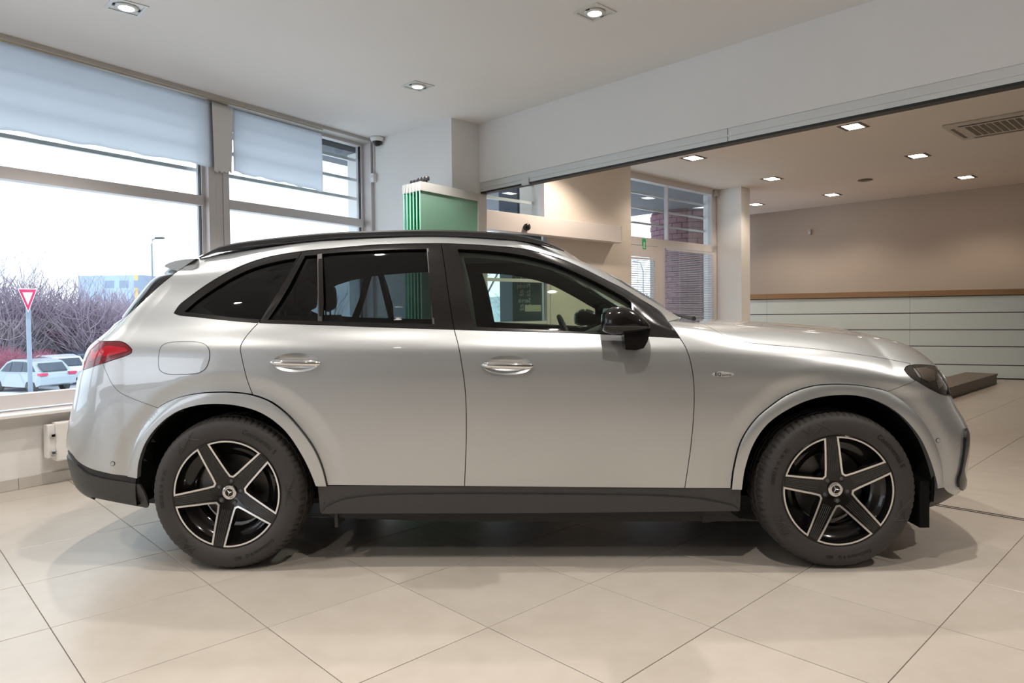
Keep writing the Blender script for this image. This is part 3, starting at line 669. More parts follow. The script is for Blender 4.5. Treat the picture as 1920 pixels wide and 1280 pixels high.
# ------------------------------------------------------------------ outside
GZ = -2.6
tag(MB().prism([(-120, -60), (-9, -8), (-6.4, -.1), (-4.0, 5.3), (-2.05, 8.5), (2.2, 17.2), (20, 22), (60, 150), (-120, 150)], GZ-.3, GZ).out('ground_outside', 'snow'), kind='structure')
def opt(px, py, dist): r = pray(px, py); q = Vector((0, 0, EYE))+r*(dist/math.hypot(r.x, r.y)); return q
M['verge'] = mat('grass_verge', (.30, .40, .30), .8)
G_ = lambda px, dist: Vector((opt(px, 600, dist).x, opt(px, 600, dist).y, GZ))
# pavement by the facade and the road
rd = MB(); q = W1.pt(0, 0, 0); 
for n0, n1, m_ in ((-3.2, -.3, 'asphalt'),):
    pass
rdF = Fr(v2(G_(60, 34.5)), Vector((1, .28)), Vector((0, -1))); tag(rdF.one('road', 'asphalt', -60, 60, -2.2, 3.5, GZ, GZ+.02), kind='structure')
tag(rdF.one('green_verge', 'verge', -60, 60, -6.2, -5.6, GZ, GZ+.03), kind='structure')
tag(rdF.one('parking_lot', 'asphalt', -60, 60, -24, -9.5, GZ, GZ+.02), kind='structure')
# soffit and outside pillars
sf = MB(); W1.box(sf, -1.5, 9, -.95, -.33, 3.12, 3.3); tag(sf.out('trim_20', 'soffit'), kind='structure')
sf = MB(); WC.box(sf, TL_+.3, tw, -2.75, -.70, CZ2-.05, CZ2+.1); WC.box(sf, tw, 5, -5.6, -.70, CZ2-.05, CZ2+.1); tag(sf.out('trim_21', 'soffit'), kind='structure')
M['dark_stone'] = mat('outside_dark_stone', (.055, .07, .10), .7)
p_, _ = W1.px(667, 350, -1.25); tag(W1.one('outside_pillar', 'dark_stone', p_-.40, p_, -1.25, -.97, GZ, 3.12), 'blue-grey square pillar outside at the right end of the left windows', 'pillar')
p_, _ = WC.px(970, 380, -1.2); tag(WC.one('outside_pillar', 'dark_stone', p_, p_+.9, -1.6, -1.2, GZ, CZ2-.05), 'dark pillar outside the entrance window over the door', 'pillar')
# round brick column outside the far window
bc = WD.pt(WD.px(1300, 420, -1.5)[0]+.25, -1.8, 0); BR = empty('brick_column', (bc.x, bc.y, 0)); tag(BR, 'round pink brick column outside the far window', 'column')
M['brick'] = noisy(mat('pink_brick', (.34, .19, .22), .8), 12, .15); M['mortar'] = mat('mortar', (.17, .12, .14), .9)
MB().lathe([(.80, GZ), (.80, 3.395)], 48).out('core', 'mortar', BR, True)
nb = 24; b0_ = None; bh_ = .115
brm = MB(); w_ = 2*math.pi/nb*.5*.95
for r_ in (.79, .825):
    for z in (0.006, bh_-.006):
        for k in range(4): a = -w_+2*w_*k/3; brm.V.append(Vector((r_*math.cos(a), r_*math.sin(a), z)))
brm.F = [(8+k, 9+k, 13+k, 12+k) for k in range(3)]+[(4+k, 5+k, 13+k, 12+k)[::-1] for k in range(3)]+[(k, 1+k, 9+k, 8+k)[::-1] for k in range(3)]+[(0, 8, 12, 4), (3, 7, 15, 11)]
tc_ = math.atan2(-bc.y, -bc.x); cnt = 0
for row in range(29):
    for k in range(nb):
        a = 2*math.pi*(k+(row % 2)*.5)/nb
        if math.cos(a-tc_) < .15 or row < 9: continue
        if b0_ is None: b0_ = brm.out('brick', 'brick', BR); o = b0_
        else: o = link(b0_.copy(), BR)
        o.location = (0, 0, row*bh_); o.rotation_euler = (0, 0, a); cnt += 1
# bare trees and bushes
def tree_mesh(seed, h, spread, lv, twig, trunk=.06, up=.55, first=.25, rb=5):
    r = random.Random(seed); mb = MB()
    def br(p, d, L, rad, lev):
        n = 4 if lev else 5; pts = [p]; dd = d.copy()
        for i in range(n):
            dd = (dd+Vector((r.uniform(-.16, .16), r.uniform(-.16, .16), r.uniform(-.05, .13)))).normalized(); pts.append(pts[-1]+dd*L/n)
        mb.tube(pts, [rad*(1-.6*i/n) for i in range(n+1)], 5 if lev == 0 else 3, False)
        if lev >= lv: return
        k = rb+(2 if lev == 0 else 0)
        for j in range(k):
            t = first+(1-first)*(j+r.random())/k; q = pts[min(n-1, int(t*n))].lerp(pts[min(n, int(t*n)+1)], t*n-int(t*n))
            a = r.uniform(0, 2*math.pi); sd = Vector((math.cos(a), math.sin(a), up+r.uniform(-.2, .3))).normalized()
            br(q, (dd*.45+sd*spread).normalized(), L*r.uniform(.42, .62), max(twig, rad*.5*(1-t*.5)), lev+1)
    br(Vector((0, 0, 0)), Vector((r.uniform(-.1, .1), r.uniform(-.1, .1), 1)).normalized(), h, trunk, 0)
    me = bpy.data.meshes.new('branches'); me.from_pydata([tuple(v) for v in mb.V], [], mb.F); return me
def bush_mesh(seed, h, n, rad):
    r = random.Random(seed); mb = MB()
    for i in range(n):
        a = r.uniform(0, 6.283); s_ = r.uniform(.1, .75); p = Vector((r.uniform(-.3, .3), r.uniform(-.3, .3), 0)); d = Vector((math.cos(a)*s_, math.sin(a)*s_, 1)).normalized(); L = h*r.uniform(.7, 1.1); pts = [p]
        for k in range(5): d = (d+Vector((r.uniform(-.14, .14), r.uniform(-.14, .14), -.05))).normalized(); pts.append(pts[-1]+d*L/5)
        mb.tube(pts, [rad*(1-.15*k) for k in range(6)], 3, False)
        for j in range(5):
            k = r.randint(1, 4); e = (Vector((r.uniform(-1, 1), r.uniform(-1, 1), r.uniform(.1, 1)))).normalized(); mb.tube([pts[k], pts[k]+e*L*.16, pts[k]+e*L*.26+Vector((0, 0, .08))], [rad*.6]*3, 3, False)
    me = bpy.data.meshes.new('stems'); me.from_pydata([tuple(v) for v in mb.V], [], mb.F); return me
def plant(name, me, m, loc, rz, sc, lab, cat_, grp=None):
    me2 = me
    if not me2.materials: me2.materials.append(M[m])
    o = link(bpy.data.objects.new(name, me2)); o.location = loc; o.rotation_euler = (0, 0, rz); o.scale = (sc,)*3; tag(o, lab, cat_, grp); return o
tmA, tmB, tmC = tree_mesh(1, 5.0, .95, 3, .006, .07), tree_mesh(4, 5.0, .8, 3, .006, .06, .8, .15), tree_mesh(9, 6, .55, 3, .005, .05, 1.1, .2)
G = lambda px, dist: Vector((opt(px, 600, dist).x, opt(px, 600, dist).y, GZ))
trees = [(20, 52, 1.15, 0, 'bare tree behind the give-way sign at the left edge'), (80, 60, 1.2, 1, 'bare purple tree to the right of the give-way sign'), (150, 62, .95, 0, 'bare tree above the white parked car'), (205, 58, 1.0, 1, 'bare tree in front of the distant building'), (-60, 56, 1.2, 0, 'bare tree beyond the left frame edge'), (290, 75, 1.2, 1, 'bare tree behind the rear window of the car'), (376, 80, 1.45, 0, 'bare tree just left of the window post'), (45, 64, 1.25, 2, 'slim bare tree above the give-way sign'), (183, 78, 1.3, 2, 'slender bare tree behind the bushes at left'), (250, 80, 1.25, 2, 'slender tree left of the street lamp')]
for x, ds, sc, k, lab in trees: plant('bare_tree', (tmA, tmB, tmC)[k], 'bark_pink' if k else 'bark', G(x, ds), x*.7, sc, lab, 'tree', 'bare trees outside the left windows')
for i, (x, ds, lab) in enumerate([(5, 85, 'far bare tree at the left frame edge'), (45, 98, 'far bare tree above the sign triangle'), (90, 88, 'far bare tree right of the sign post'), (125, 98, 'far bare tree over the parked cars'), (165, 90, 'far bare tree left of the building'), (235, 100, 'far bare tree right of the building'), (310, 96, 'far bare tree near the window post'), (345, 105, 'farthest bare tree beside the window post')]):
    plant('bare_tree', (tmA, tmB)[i % 2], 'bark', G(x, ds), i*1.3, 1.35, lab, 'tree', 'dense far row of bare trees')
bA, bB = bush_mesh(3, 2.6, 260, .012), bush_mesh(8, 2.2, 260, .012)
for i, (x, ds, m_, sc, lab) in enumerate([(12, 47.5, 'bush_red', .85, 'red-twigged bush behind the parked silver car'), (78, 48.5, 'bush_red', .75, 'red-twigged bush right of the give-way sign'), ]):
    plant('twiggy_bush', bA, m_, G(x, ds), i, sc, lab, 'bush')
for i, (x, ds, sc, lab) in enumerate([(120, 56, 2.0, 'purple-brown bush behind the white parked car'), (185, 54, 2.5, 'spreading purple-brown bush next to the tail light'), (60, 56, 2.9, 'wide brown bush behind the sign post'), (230, 64, 2.6, 'brown bush below the distant building'), (150, 70, 2.5, 'brown bush in the gap between the trees'), (-10, 54, 2.9, 'brown bush at the left frame edge')]):
    plant('twiggy_bush', bB, 'bark_pink', G(x, ds), i*2, sc, lab, 'bush')
# seen through entrance and far windows
for i, (x, ds, sc, k, lab) in enumerate([(925, 17, 1.25, 0, 'bare tree outside the glass entrance'), (960, 26, 1.2, 1, 'second bare tree beyond the entrance glass'), (1205, 45, 1.0, 0, 'bare tree beyond the far glass door'), (610, 40, 1.0, 1, 'bare tree seen through the rear side glass'), (1000, 45, 1.2, 0, 'distant bare tree beyond the entrance')]):
    plant('bare_tree', (tmA, tmB, tmC)[k], 'bark', G(x, ds), i, sc, lab, 'tree')
# snow bank, hedge hill
hb = MB()
for i in range(41):
    for j in range(9):
        hx = -160+i*7; hy = 95+j*5; hz = GZ+6.2*math.sin(j/8*math.pi)*(.8+.3*math.sin(i*.9))
        hb.V.append(Vector((hx, hy+4*math.sin(i*.4), hz)))
for i in range(40):
    for j in range(8): a = i*9+j; hb.F.append((a, a+9, a+10, a+1))
M['far_hill'] = noisy(mat('distant_hill', (.42, .46, .56), .9), .6, .35); o = hb.out('distant_bank', 'far_hill', None, True); tag(o, kind='structure')
# give-way sign
SD = 35.0; sp_ = opt(55, 735, SD); sp_.z = GZ; SG = empty('give_way_sign', (sp_.x, sp_.y, GZ), 0); tag(SG, 'red and white triangular give-way sign on a grey post outside', 'road sign')
M['sign_red'] = mat('sign_red', (.60, .02, .10), .4); M['sign_white'] = mat('sign_white', (.82, .86, .90), .5); M['galv'] = mat('galvanised_steel', (.24, .29, .37), .45, .3)
c1 = opt(33, 541, SD); c2_ = opt(70, 541, SD); c3 = opt(54, 586, SD)
zt_, zb_ = (c1.z+c2_.z)/2, c3.z; hw = (c2_-c1).length/2; midp = Vector(((c1.x+c2_.x)/2, (c1.y+c2_.y)/2))
SG.rotation_euler = (0, 0, math.atan2(c2_.y-c1.y, c2_.x-c1.x)); SG.location = (midp.x, midp.y, GZ)
def tri(s_, y0, y1, m_, nm):
    zc = zt_-(zt_-zb_)/3-GZ; pts = [(-hw*s_, zc+((zt_-GZ)-zc)*s_), (hw*s_, zc+((zt_-GZ)-zc)*s_), (0, zc-(zc-(zb_-GZ))*s_)]
    mb = MB(); mb.V = [Vector((x, y0, z)) for x, z in pts]+[Vector((x, y1, z)) for x, z in pts]; mb.F = [(0, 2, 1), (3, 4, 5), (0, 1, 4, 3), (1, 2, 5, 4), (2, 0, 3, 5)]; return mb.out(nm, m_, SG)
tri(1.0, -.120, -.100, 'sign_white', 'plate'); tri(.90, -.128, -.1205, 'sign_red', 'red_border'); tri(.52, -.136, -.1285, 'sign_white', 'white_field')
MB().lathe([(.085, 0), (.085, zt_-GZ-.05), (0, zt_-GZ-.05)], 16).out('post', 'galv', SG, True)
# street lamp
q = G(288, 60); zt_ = opt(290, 447, 60).z; o = MB().tube([(q.x, q.y, GZ), (q.x, q.y, zt_-.5), (q.x+.05, q.y, zt_-.1), (q.x+.35, q.y, zt_)], [.09, .06, .05, .045], 8); E_ = empty('street_lamp', (q.x, q.y, GZ)); tag(E_, 'tall thin street lamp left of the window post', 'street lamp')
inpar(o.out('pole', 'galv', None), E_); inpar(MB().b(q.x+.3, q.x+.95, q.y-.12, q.y+.12, zt_-.05, zt_+.08).out('lamp_head', 'plastic', None), E_)
q = G(1195, 40); zt_ = opt(1196, 489, 40).z; E_ = empty('street_lamp', (q.x, q.y, GZ)); tag(E_, 'curved street lamp seen through the far glass door', 'street lamp')
inpar(MB().tube([(q.x+.35, q.y, GZ), (q.x+.35, q.y, zt_-.6), (q.x+.2, q.y, zt_-.1), (q.x-.25, q.y, zt_)], .035, 8).out('pole', 'galv', None), E_)
# distant building with a yellow stripe
bd = opt(215, 532, 120); B_ = empty('distant_building', (bd.x, bd.y, GZ)); tag(B_, 'distant blue-grey flat building with a yellow stripe', 'building')
zt_ = opt(215, 516, 120).z
M['bld'] = mat('pale_blue_cladding', (.42, .52, .66), .6); M['bldy'] = mat('yellow_cladding', (.75, .50, .22), .6); M['bldg'] = mat('grey_cladding', (.28, .34, .44), .6)
xs_ = [opt(x, 532, 120).x for x in (190, 263, 272, 282)]
for a, b, m_, nm in ((0, 1, 'bld', 'wall'), (1, 2, 'bldy', 'yellow_stripe'), (2, 3, 'bldg', 'wall')):
    inpar(MB().b(xs_[a]-(4 if a == 0 else 0), xs_[b], bd.y, bd.y+8, GZ, zt_).out(nm, m_, None), B_)
for k in range(3): inpar(MB().b(xs_[0]+k*2.2, xs_[0]+k*2.2+1.4, bd.y-.02, bd.y, zt_-1.9, zt_-.8).out('window', 'bldg', None), B_)
# parked cars
def parked(loc, rz, col, lab, sc=1.0):
    E_ = empty('parked_car', loc, rz); tag(E_, lab, 'parked car', None); pm = mat('parked_car_paint', col, .3, .2, .6); M['pk'] = pm
    prof = [(-2.2, .45), (-2.25, .8), (-2.15, 1.0), (-1.85, 1.15), (-1.35, 1.60), (-.6, 1.72), (.3, 1.70), (.75, 1.55), (1.25, 1.08), (1.95, .98), (2.2, .80), (2.25, .5), (2.1, .35), (1.85, .32), (1.75, .55), (1.4, .72), (1.05, .55), (.95, .30), (-.95, .30), (-1.05, .55), (-1.4, .72), (-1.75, .55), (-1.85, .35)]
    secs = []
    for y, s_ in ((-.92, 1), (-.90, 1), (0, 1), (.90, 1), (.92, 1)):
        secs.append([Vector((x, y*(1-.20*max(0, (z-1.0))/.7), z)) for x, z in prof])
    o = loft_('body', secs, 'pk', E_)
    for sg in (-1, 1):
        for w in ([(-1.75, 1.12), (-1.32, 1.52), (-.75, 1.60), (-.70, 1.10)], [(-.62, 1.10), (-.66, 1.60), (.20, 1.60), (.22, 1.08)], [(.30, 1.08), (.28, 1.60), (.66, 1.48), (1.05, 1.08)]):
            V = [Vector((x, sg*(.925*(1-.20*max(0, (z-1.0))/.7)+.006), z)) for x, z in w]; V += [v-Vector((0, sg*.02, 0)) for v in V]
            mk('side_window', V, [(0, 1, 2, 3), (7, 6, 5, 4)]+[(i, (i+1) % 4, (i+1) % 4+4, i+4) for i in range(4)], 'dark_stone', E_)
        for x in (-1.4, 1.4):
            MB().lathe([(0, sg*.93), (.20, sg*.93), (.23, sg*.90)], 20, 'y', (x, 0, .33)).out('wheel_rim', 'galv', E_); MB().lathe([(.22, sg*.90), (.24, sg*.935), (.33, sg*.92), (.34, sg*.72)], 24, 'y', (x, 0, .33)).out('tyre', 'tyre', E_, True)
        MB().b(-2.27, -2.0, min(sg*.55, sg*.93), max(sg*.55, sg*.93), .92, 1.04).out('tail_light', 'sign_red', E_)
    MB().box((-1.97, -.62, 1.10), (0, 1.24, 0), (.44, 0, .40), (-.03, 0, .03)).out('rear_window', 'dark_stone', E_)
    return E_
def loft_(name, secs, m, par):
    n = len(secs[0]); V = [p for s_ in secs for p in s_]; F = []
    for i in range(len(secs)-1):
        for j in range(n): j2 = (j+1) % n; F.append((i*n+j, i*n+j2, (i+1)*n+j2, (i+1)*n+j))
    F.append(tuple(range(n))); F.append(tuple((len(secs)-1)*n+j for j in reversed(range(n))))
    o = mk(name, V, F, m, par); bm = bmesh.new(); bm.from_mesh(o.data); bmesh.ops.triangulate(bm, faces=[f for f in bm.faces if len(f.verts) > 4]); bmesh.ops.recalc_face_normals(bm, faces=bm.faces[:]); bm.to_mesh(o.data); bm.free(); return o
aa = math.pi-.42
parked(G(56, 44.5), aa, (.34, .39, .44), 'silver parked car outside behind the sign post')
parked(G(100, 48.5), aa-.15, (.66, .70, .74), 'white parked car between the silver and the dark car')
parked(G(150, 52.0), aa-.2, (.05, .08, .13), 'dark blue parked car next to the white one')

# ------------------------------------------------------------------ car
CAR_O = Vector((-1.348, 4.210, 0)); CAR_YAW = -math.radians(1.47)
CAR = empty('car', CAR_O, CAR_YAW)
tag(CAR, 'silver five-door SUV with black window trim and five-spoke black and silver wheels', 'car')
cy_, sy_ = math.cos(CAR_YAW), math.sin(CAR_YAW)
def c2w(X):
    X = np.asarray(X, float)
    return np.stack([CAR_O.x+cy_*X[..., 0]-sy_*X[..., 1], CAR_O.y+sy_*X[..., 0]+cy_*X[..., 1], X[..., 2]], -1)
def w2c(p):
    dx, dy = p[0]-CAR_O.x, p[1]-CAR_O.y
    return Vector((cy_*dx+sy_*dy, -sy_*dx+cy_*dy, p[2]))
ex = Vector((cy_, sy_)); ey = Vector((-sy_, cy_))
def px_y(px, py, y):             # pixel -> car coordinates on the plane y = const (car frame)
    P = (CAR_O.x+ey.x*y, CAR_O.y+ey.y*y)
    return w2c(at_line(px, py, P, ex))
def pchip(xs, ys, x):
    xs = np.array(xs, float); ys = np.array(ys, float); h = np.diff(xs); dl = np.diff(ys)/h; n = len(xs); m = np.zeros(n)
    for i in range(1, n-1):
        if dl[i-1]*dl[i] > 0:
            w1 = 2*h[i]+h[i-1]; w2 = h[i]+2*h[i-1]; m[i] = (w1+w2)/(w1/dl[i-1]+w2/dl[i])
    if n > 1: m[0] = dl[0]; m[-1] = dl[-1]
    x = np.clip(x, xs[0], xs[-1]); k = np.clip(np.searchsorted(xs, x, side='right')-1, 0, n-2)
    t = (x-xs[k])/h[k]
    return (2*t**3-3*t**2+1)*ys[k]+(t**3-2*t**2+t)*h[k]*m[k]+(-2*t**3+3*t**2)*ys[k+1]+(t**3-t**2)*h[k]*m[k+1]
class Surf:
    """half body surface P(u, s): u runs nose-tail (0..1 along the side, wraps past both ends to the centre), s up the section"""
    def __init__(s, lines, n_r=2.3, n_f=2.3, mid=1.2):
        s.L = lines; s.nr, s.nf = n_r, n_f
        A = s.lines_at(np.array([s.u_of(mid)]))[:, 0]
        dd = np.linalg.norm(np.diff(A[:, 1:], axis=0), axis=1); s.s = np.concatenate([[0], np.cumsum(np.maximum(dd, .03))]); s.smax = s.s[-1]
    def u_of(s, x):
        l = s.L[4]; return (x-l['rc'])/(l['fc']-l['rc'])
    def lines_at(s, u):
        out = []
        for l in s.L:
            rc, fc = l['rc'], l['fc']
            x = rc+(fc-rc)*np.clip(u, 0, 1); y = pchip(l['x'], l['y'], x); z = pchip(l['x'], l['z'], x)
            if (u > 1).any():
                k = u > 1; a = np.clip(u[k]-1, 0, 1)*math.pi/2; t = np.sin(a)
                g = np.maximum(1-t**s.nf, 0)**(1/s.nf)
                x = x.copy(); x[k] = fc+(l['ft']-fc)*t
                # keep running along the side line, narrowing
                y[k] = pchip(l['x'], l['y'], np.full(k.sum(), fc))*g; z0 = pchip(l['x'], l['z'], np.full(k.sum(), fc)); z[k] = z0+(l['fz']-z0)*t**1.7
            if (u < 0).any():
                k = u < 0; a = np.clip(-u[k], 0, 1)*math.pi/2; t = np.sin(a)
                g = np.maximum(1-t**s.nr, 0)**(1/s.nr)
                x = x.copy(); x[k] = rc+(l['rt']-rc)*t
                y[k] = pchip(l['x'], l['y'], np.full(k.sum(), rc))*g; z0 = pchip(l['x'], l['z'], np.full(k.sum(), rc)); z[k] = z0+(l['rz']-z0)*t**1.7
            out.append(np.stack([x, -y, z], 1))
        return np.array(out)         # nL x N x 3
    def P(s, u, v):
        u = np.atleast_1d(np.asarray(u, float)); v = np.atleast_1d(np.asarray(v, float))
        A = s.lines_at(u); n = len(s.L); S_ = s.s
        v = np.clip(v, 0, s.smax); k = np.clip(np.searchsorted(S_, v, side='right')-1, 0, n-2); I = np.arange(len(u))
        h = np.diff(S_)
        def tang(i):
            i = np.asarray(i); a = np.maximum(i-1, 0); b = np.minimum(i+1, n-1)
            h1 = np.where(i > 0, h[np.maximum(i-1, 0)], 1); h2 = np.where(i < n-1, h[np.minimum(i, n-2)], h[-1])
            Pa = A[a, I]; Pb = A[b, I]; Pc = A[i, I]
            gh = A[n-2, I]*np.array([1, -1, 1]); top = i == n-1
            Pb = np.where(top[:, None], gh, Pb)
            d1 = (Pc-Pa)/h1[:, None]; d2 = (Pb-Pc)/h2[:, None]
            m_ = (d1*h2[:, None]+d2*h1[:, None])/(h1+h2)[:, None]
            return np.where((i == 0)[:, None], d2, m_)
        hk = h[k][:, None]; t = ((v-S_[k])/h[k])[:, None]
        return (2*t**3-3*t**2+1)*A[k, I]+(t**3-2*t**2+t)*hk*tang(k)+(-2*t**3+3*t**2)*A[k+1, I]+(t**3-t**2)*hk*tang(k+1)
    def N(s, u, v):
        e = 2e-3; ua, ub = np.clip(u-e, -1, 2), np.clip(u+e, -1, 2); va, vb = np.clip(v-e, 0, s.smax), np.clip(v+e, 0, s.smax)
        du = s.P(ub, v)-s.P(ua, v); dv = s.P(u, vb)-s.P(u, va)
        n = np.cross(du, dv); L = np.linalg.norm(n, axis=1)
        bad = L < 1e-12; n[bad] = [0, -1, 0]; L[bad] = 1
        return n/L[:, None]
    def inv(s, pts):
        """pixels -> (u, s)"""
        pts = np.array(pts, float)
        if not hasattr(s, 'g'):
            U, V = np.meshgrid(np.linspace(-.999, 1.999, 360), np.linspace(0, s.smax, 90)); U = U.ravel(); V = V.ravel()
            X = s.P(U, V); Nn = s.N(U, V); Xw = c2w(X); nw = c2w(X+Nn*.01)-Xw; view = Xw-np.array([0, 0, EYE])
            f = (nw*view).sum(1) < .0001
            s.g = (U[f], V[f], projn(Xw[f]))
        U, V, Q = s.g; u = np.zeros(len(pts)); v = np.zeros(len(pts))
        for i, p in enumerate(pts):
            k = ((Q-p)**2).sum(1).argmin(); u[i] = U[k]; v[i] = V[k]
        def pr(u, v): return projn(c2w(s.P(u, v)))
        r = pr(u, v)-pts; err = (r**2).sum(1)
        for it in range(12):
            e = 1e-4; J1 = (pr(u+e, v)-pr(u-e, v))/(2*e); J2 = (pr(u, np.minimum(v+e, s.smax))-pr(u, np.maximum(v-e, 0)))/(2*e)
            lam = 1e-3*(1+(J1**2).sum(1)+(J2**2).sum(1))*.01
            a = (J1*J1).sum(1)+lam; b = (J1*J2).sum(1); c = (J2*J2).sum(1)+lam; g1 = (J1*r).sum(1); g2 = (J2*r).sum(1); D = a*c-b*b
            du = np.clip((-c*g1+b*g2)/D, -.05, .05); dv = np.clip((b*g1-a*g2)/D, -.05, .05)
            for kk in (1, .4, .1):
                u2 = np.clip(u+du*kk, -1, 2); v2 = np.clip(v+dv*kk, 0, s.smax); r2 = pr(u2, v2)-pts; e2 = (r2**2).sum(1)
                ok = e2 < err; u = np.where(ok, u2, u); v = np.where(ok, v2, v); r = np.where(ok[:, None], r2, r); err = np.where(ok, e2, err)
        s.worst = math.sqrt(err.max())
        return list(zip(u, v))
def L_(x, y, z, rc=None, rt=None, rz=None, fc=None, ft=None, fz=None):
    n = len(x); y = y if hasattr(y, '__len__') else [y]*n; z = z if hasattr(z, '__len__') else [z]*n
    return dict(x=x, y=y, z=z, rc=rc, rt=rt, rz=rz, fc=fc, ft=ft, fz=fz)
# roof height along the car
RX = [-.45, -.28, -.13, .08, .40, .91, 1.36, 1.61, 1.75]
RZ = np.array([1.478, 1.517, 1.548, 1.577, 1.607, 1.622, 1.603, 1.565, 1.53])
XK = [-.50, 0, .7, 1.44, 2.2, 2.7]
Pl = [
 L_(XK, [.83, .85, .86, .86, .86, .86], [.29, .19, .18, .17, .17, .17], -.50, -.97, .34, 2.6, 2.8, .17),
 L_(XK, [.868, .885, .89, .89, .89, .89], [.335, .27, .27, .27, .27, .27], -.50, -1.01, .385, 2.6, 2.8, .27),
 L_(XK, [.885, .905, .908, .908, .908, .908], [.42, .40, .40, .40, .40, .40], -.50, -1.035, .47, 2.6, 2.8, .40),
 L_(XK, [.902, .926, .930, .930, .930, .93], .60, -.50, -1.045, .60, 2.6, 2.8, .60),
 L_(XK, [.91, .942, .945, .945, .944, .944], .82, -.50, -.975, .82, 2.6, 2.8, .82),
 L_(XK, [.905, .943, .947, .947, .944, .944], [.985, .99, .995, .995, .99, .98], -.50, -.925, .97, 2.6, 2.8, .98),
 L_(XK, [.895, .935, .942, .942, .938, .938], [1.055, 1.055, 1.05, 1.045, 1.035, 1.02], -.50, -.895, 1.04, 2.6, 2.8, 1.0),
 L_(XK, [.845, .880, .886, .886, .874, .855], [1.175, 1.172, 1.16, 1.15, 1.14, 1.10], -.45, -.76, 1.16, 2.05, 2.40, 1.15),
 L_(XK, [.795, .83, .845, .845, .83, .80], [1.31, 1.31, 1.30, 1.295, 1.28, 1.26], -.36, -.665, 1.30, 1.83, 2.155, 1.29),
 L_(XK, [.73, .755, .775, .775, .75, .74], [1.42, 1.435, 1.445, 1.44, 1.40, 1.38], -.30, -.60, 1.40, 1.60, 1.945, 1.42),
 L_(RX, [.665, .675, .68, .69, .70, .70, .69, .685, .68], RZ-.06, -.26, -.58, 1.44, 1.42, 1.785, 1.49),
 L_(RX, [.60, .605, .61, .615, .62, .62, .61, .605, .60], RZ, -.24, -.555, 1.475, 1.30, 1.72, 1.545),
 L_(RX, [.35]*9, RZ+.022, -.22, -.54, 1.49, 1.20, 1.65, 1.58),
 L_(RX, [0]*9, RZ+.030, -.20, -.535, 1.495, 1.18, 1.63, 1.59),
]
SP = Surf(Pl, 2.8, 2.2)
FX = [1.9, 2.2, 2.56, 2.888, 3.09, 3.25]
Fl = [
 L_(FX, [.86, .86, .86, .86, .85, .84], [.17, .17, .18, .20, .235, .24], 1.9, 1.8, .17, 3.15, 3.65, .26),
 L_(FX, [.89, .89, .89, .90, .90, .89], [.27, .27, .27, .285, .30, .31], 1.9, 1.8, .27, 3.15, 3.74, .32),
 L_(FX, [.908, .908, .91, .915, .91, .905], .40, 1.9, 1.8, .40, 3.15, 3.77, .42),
 L_(FX, [.930, .930, .930, .93, .925, .92], .60, 1.9, 1.8, .60, 3.15, 3.775, .59),
 L_(FX, [.945, .944, .943, .94, .935, .925], [.82, .82, .82, .81, .80, .80], 1.9, 1.8, .80, 3.15, 3.665, .74),
 L_(FX, [.945, .944, .942, .935, .925, .91], [.99, .99, .97, .945, .925, .905], 1.9, 1.8, 1.0, 3.15, 3.63, .82),
 L_(FX, [.940, .938, .93, .915, .90, .875], [1.04, 1.035, 1.015, .985, .962, .94], 1.9, 1.8, 1.0, 3.15, 3.61, .865),
 L_(FX, [.893, .885, .865, .85, .83, .80], [1.145, 1.125, 1.07, 1.04, 1.017, .99], 1.9, 1.8, 1.0, 3.15, 3.595, .905),
 L_(FX, [.85, .81, .77, .75, .74, .71], [1.19, 1.155, 1.117, 1.090, 1.066, 1.035], 1.9, 1.8, 1.0, 3.14, 3.575, .94),
 L_(FX, [.70, .62, .55, .53, .52, .50], [1.19, 1.168, 1.148, 1.122, 1.100, 1.070], 1.9, 1.8, 1.0, 3.12, 3.54, .975),
 L_(FX, [.40, .32, .28, .27, .27, .26], [1.195, 1.173, 1.161, 1.139, 1.119, 1.09], 1.9, 1.8, 1.0, 3.10, 3.51, .995),
 L_(FX, [0]*6, [1.195, 1.176, 1.165, 1.143, 1.124, 1.095], 1.9, 1.8, 1.0, 3.08, 3.49, 1.005),
]
SF = Surf(Fl, 2.3, 2.6, mid=2.5)
def UV(sf, pts, gap=0):
    return sf.inv(pts)
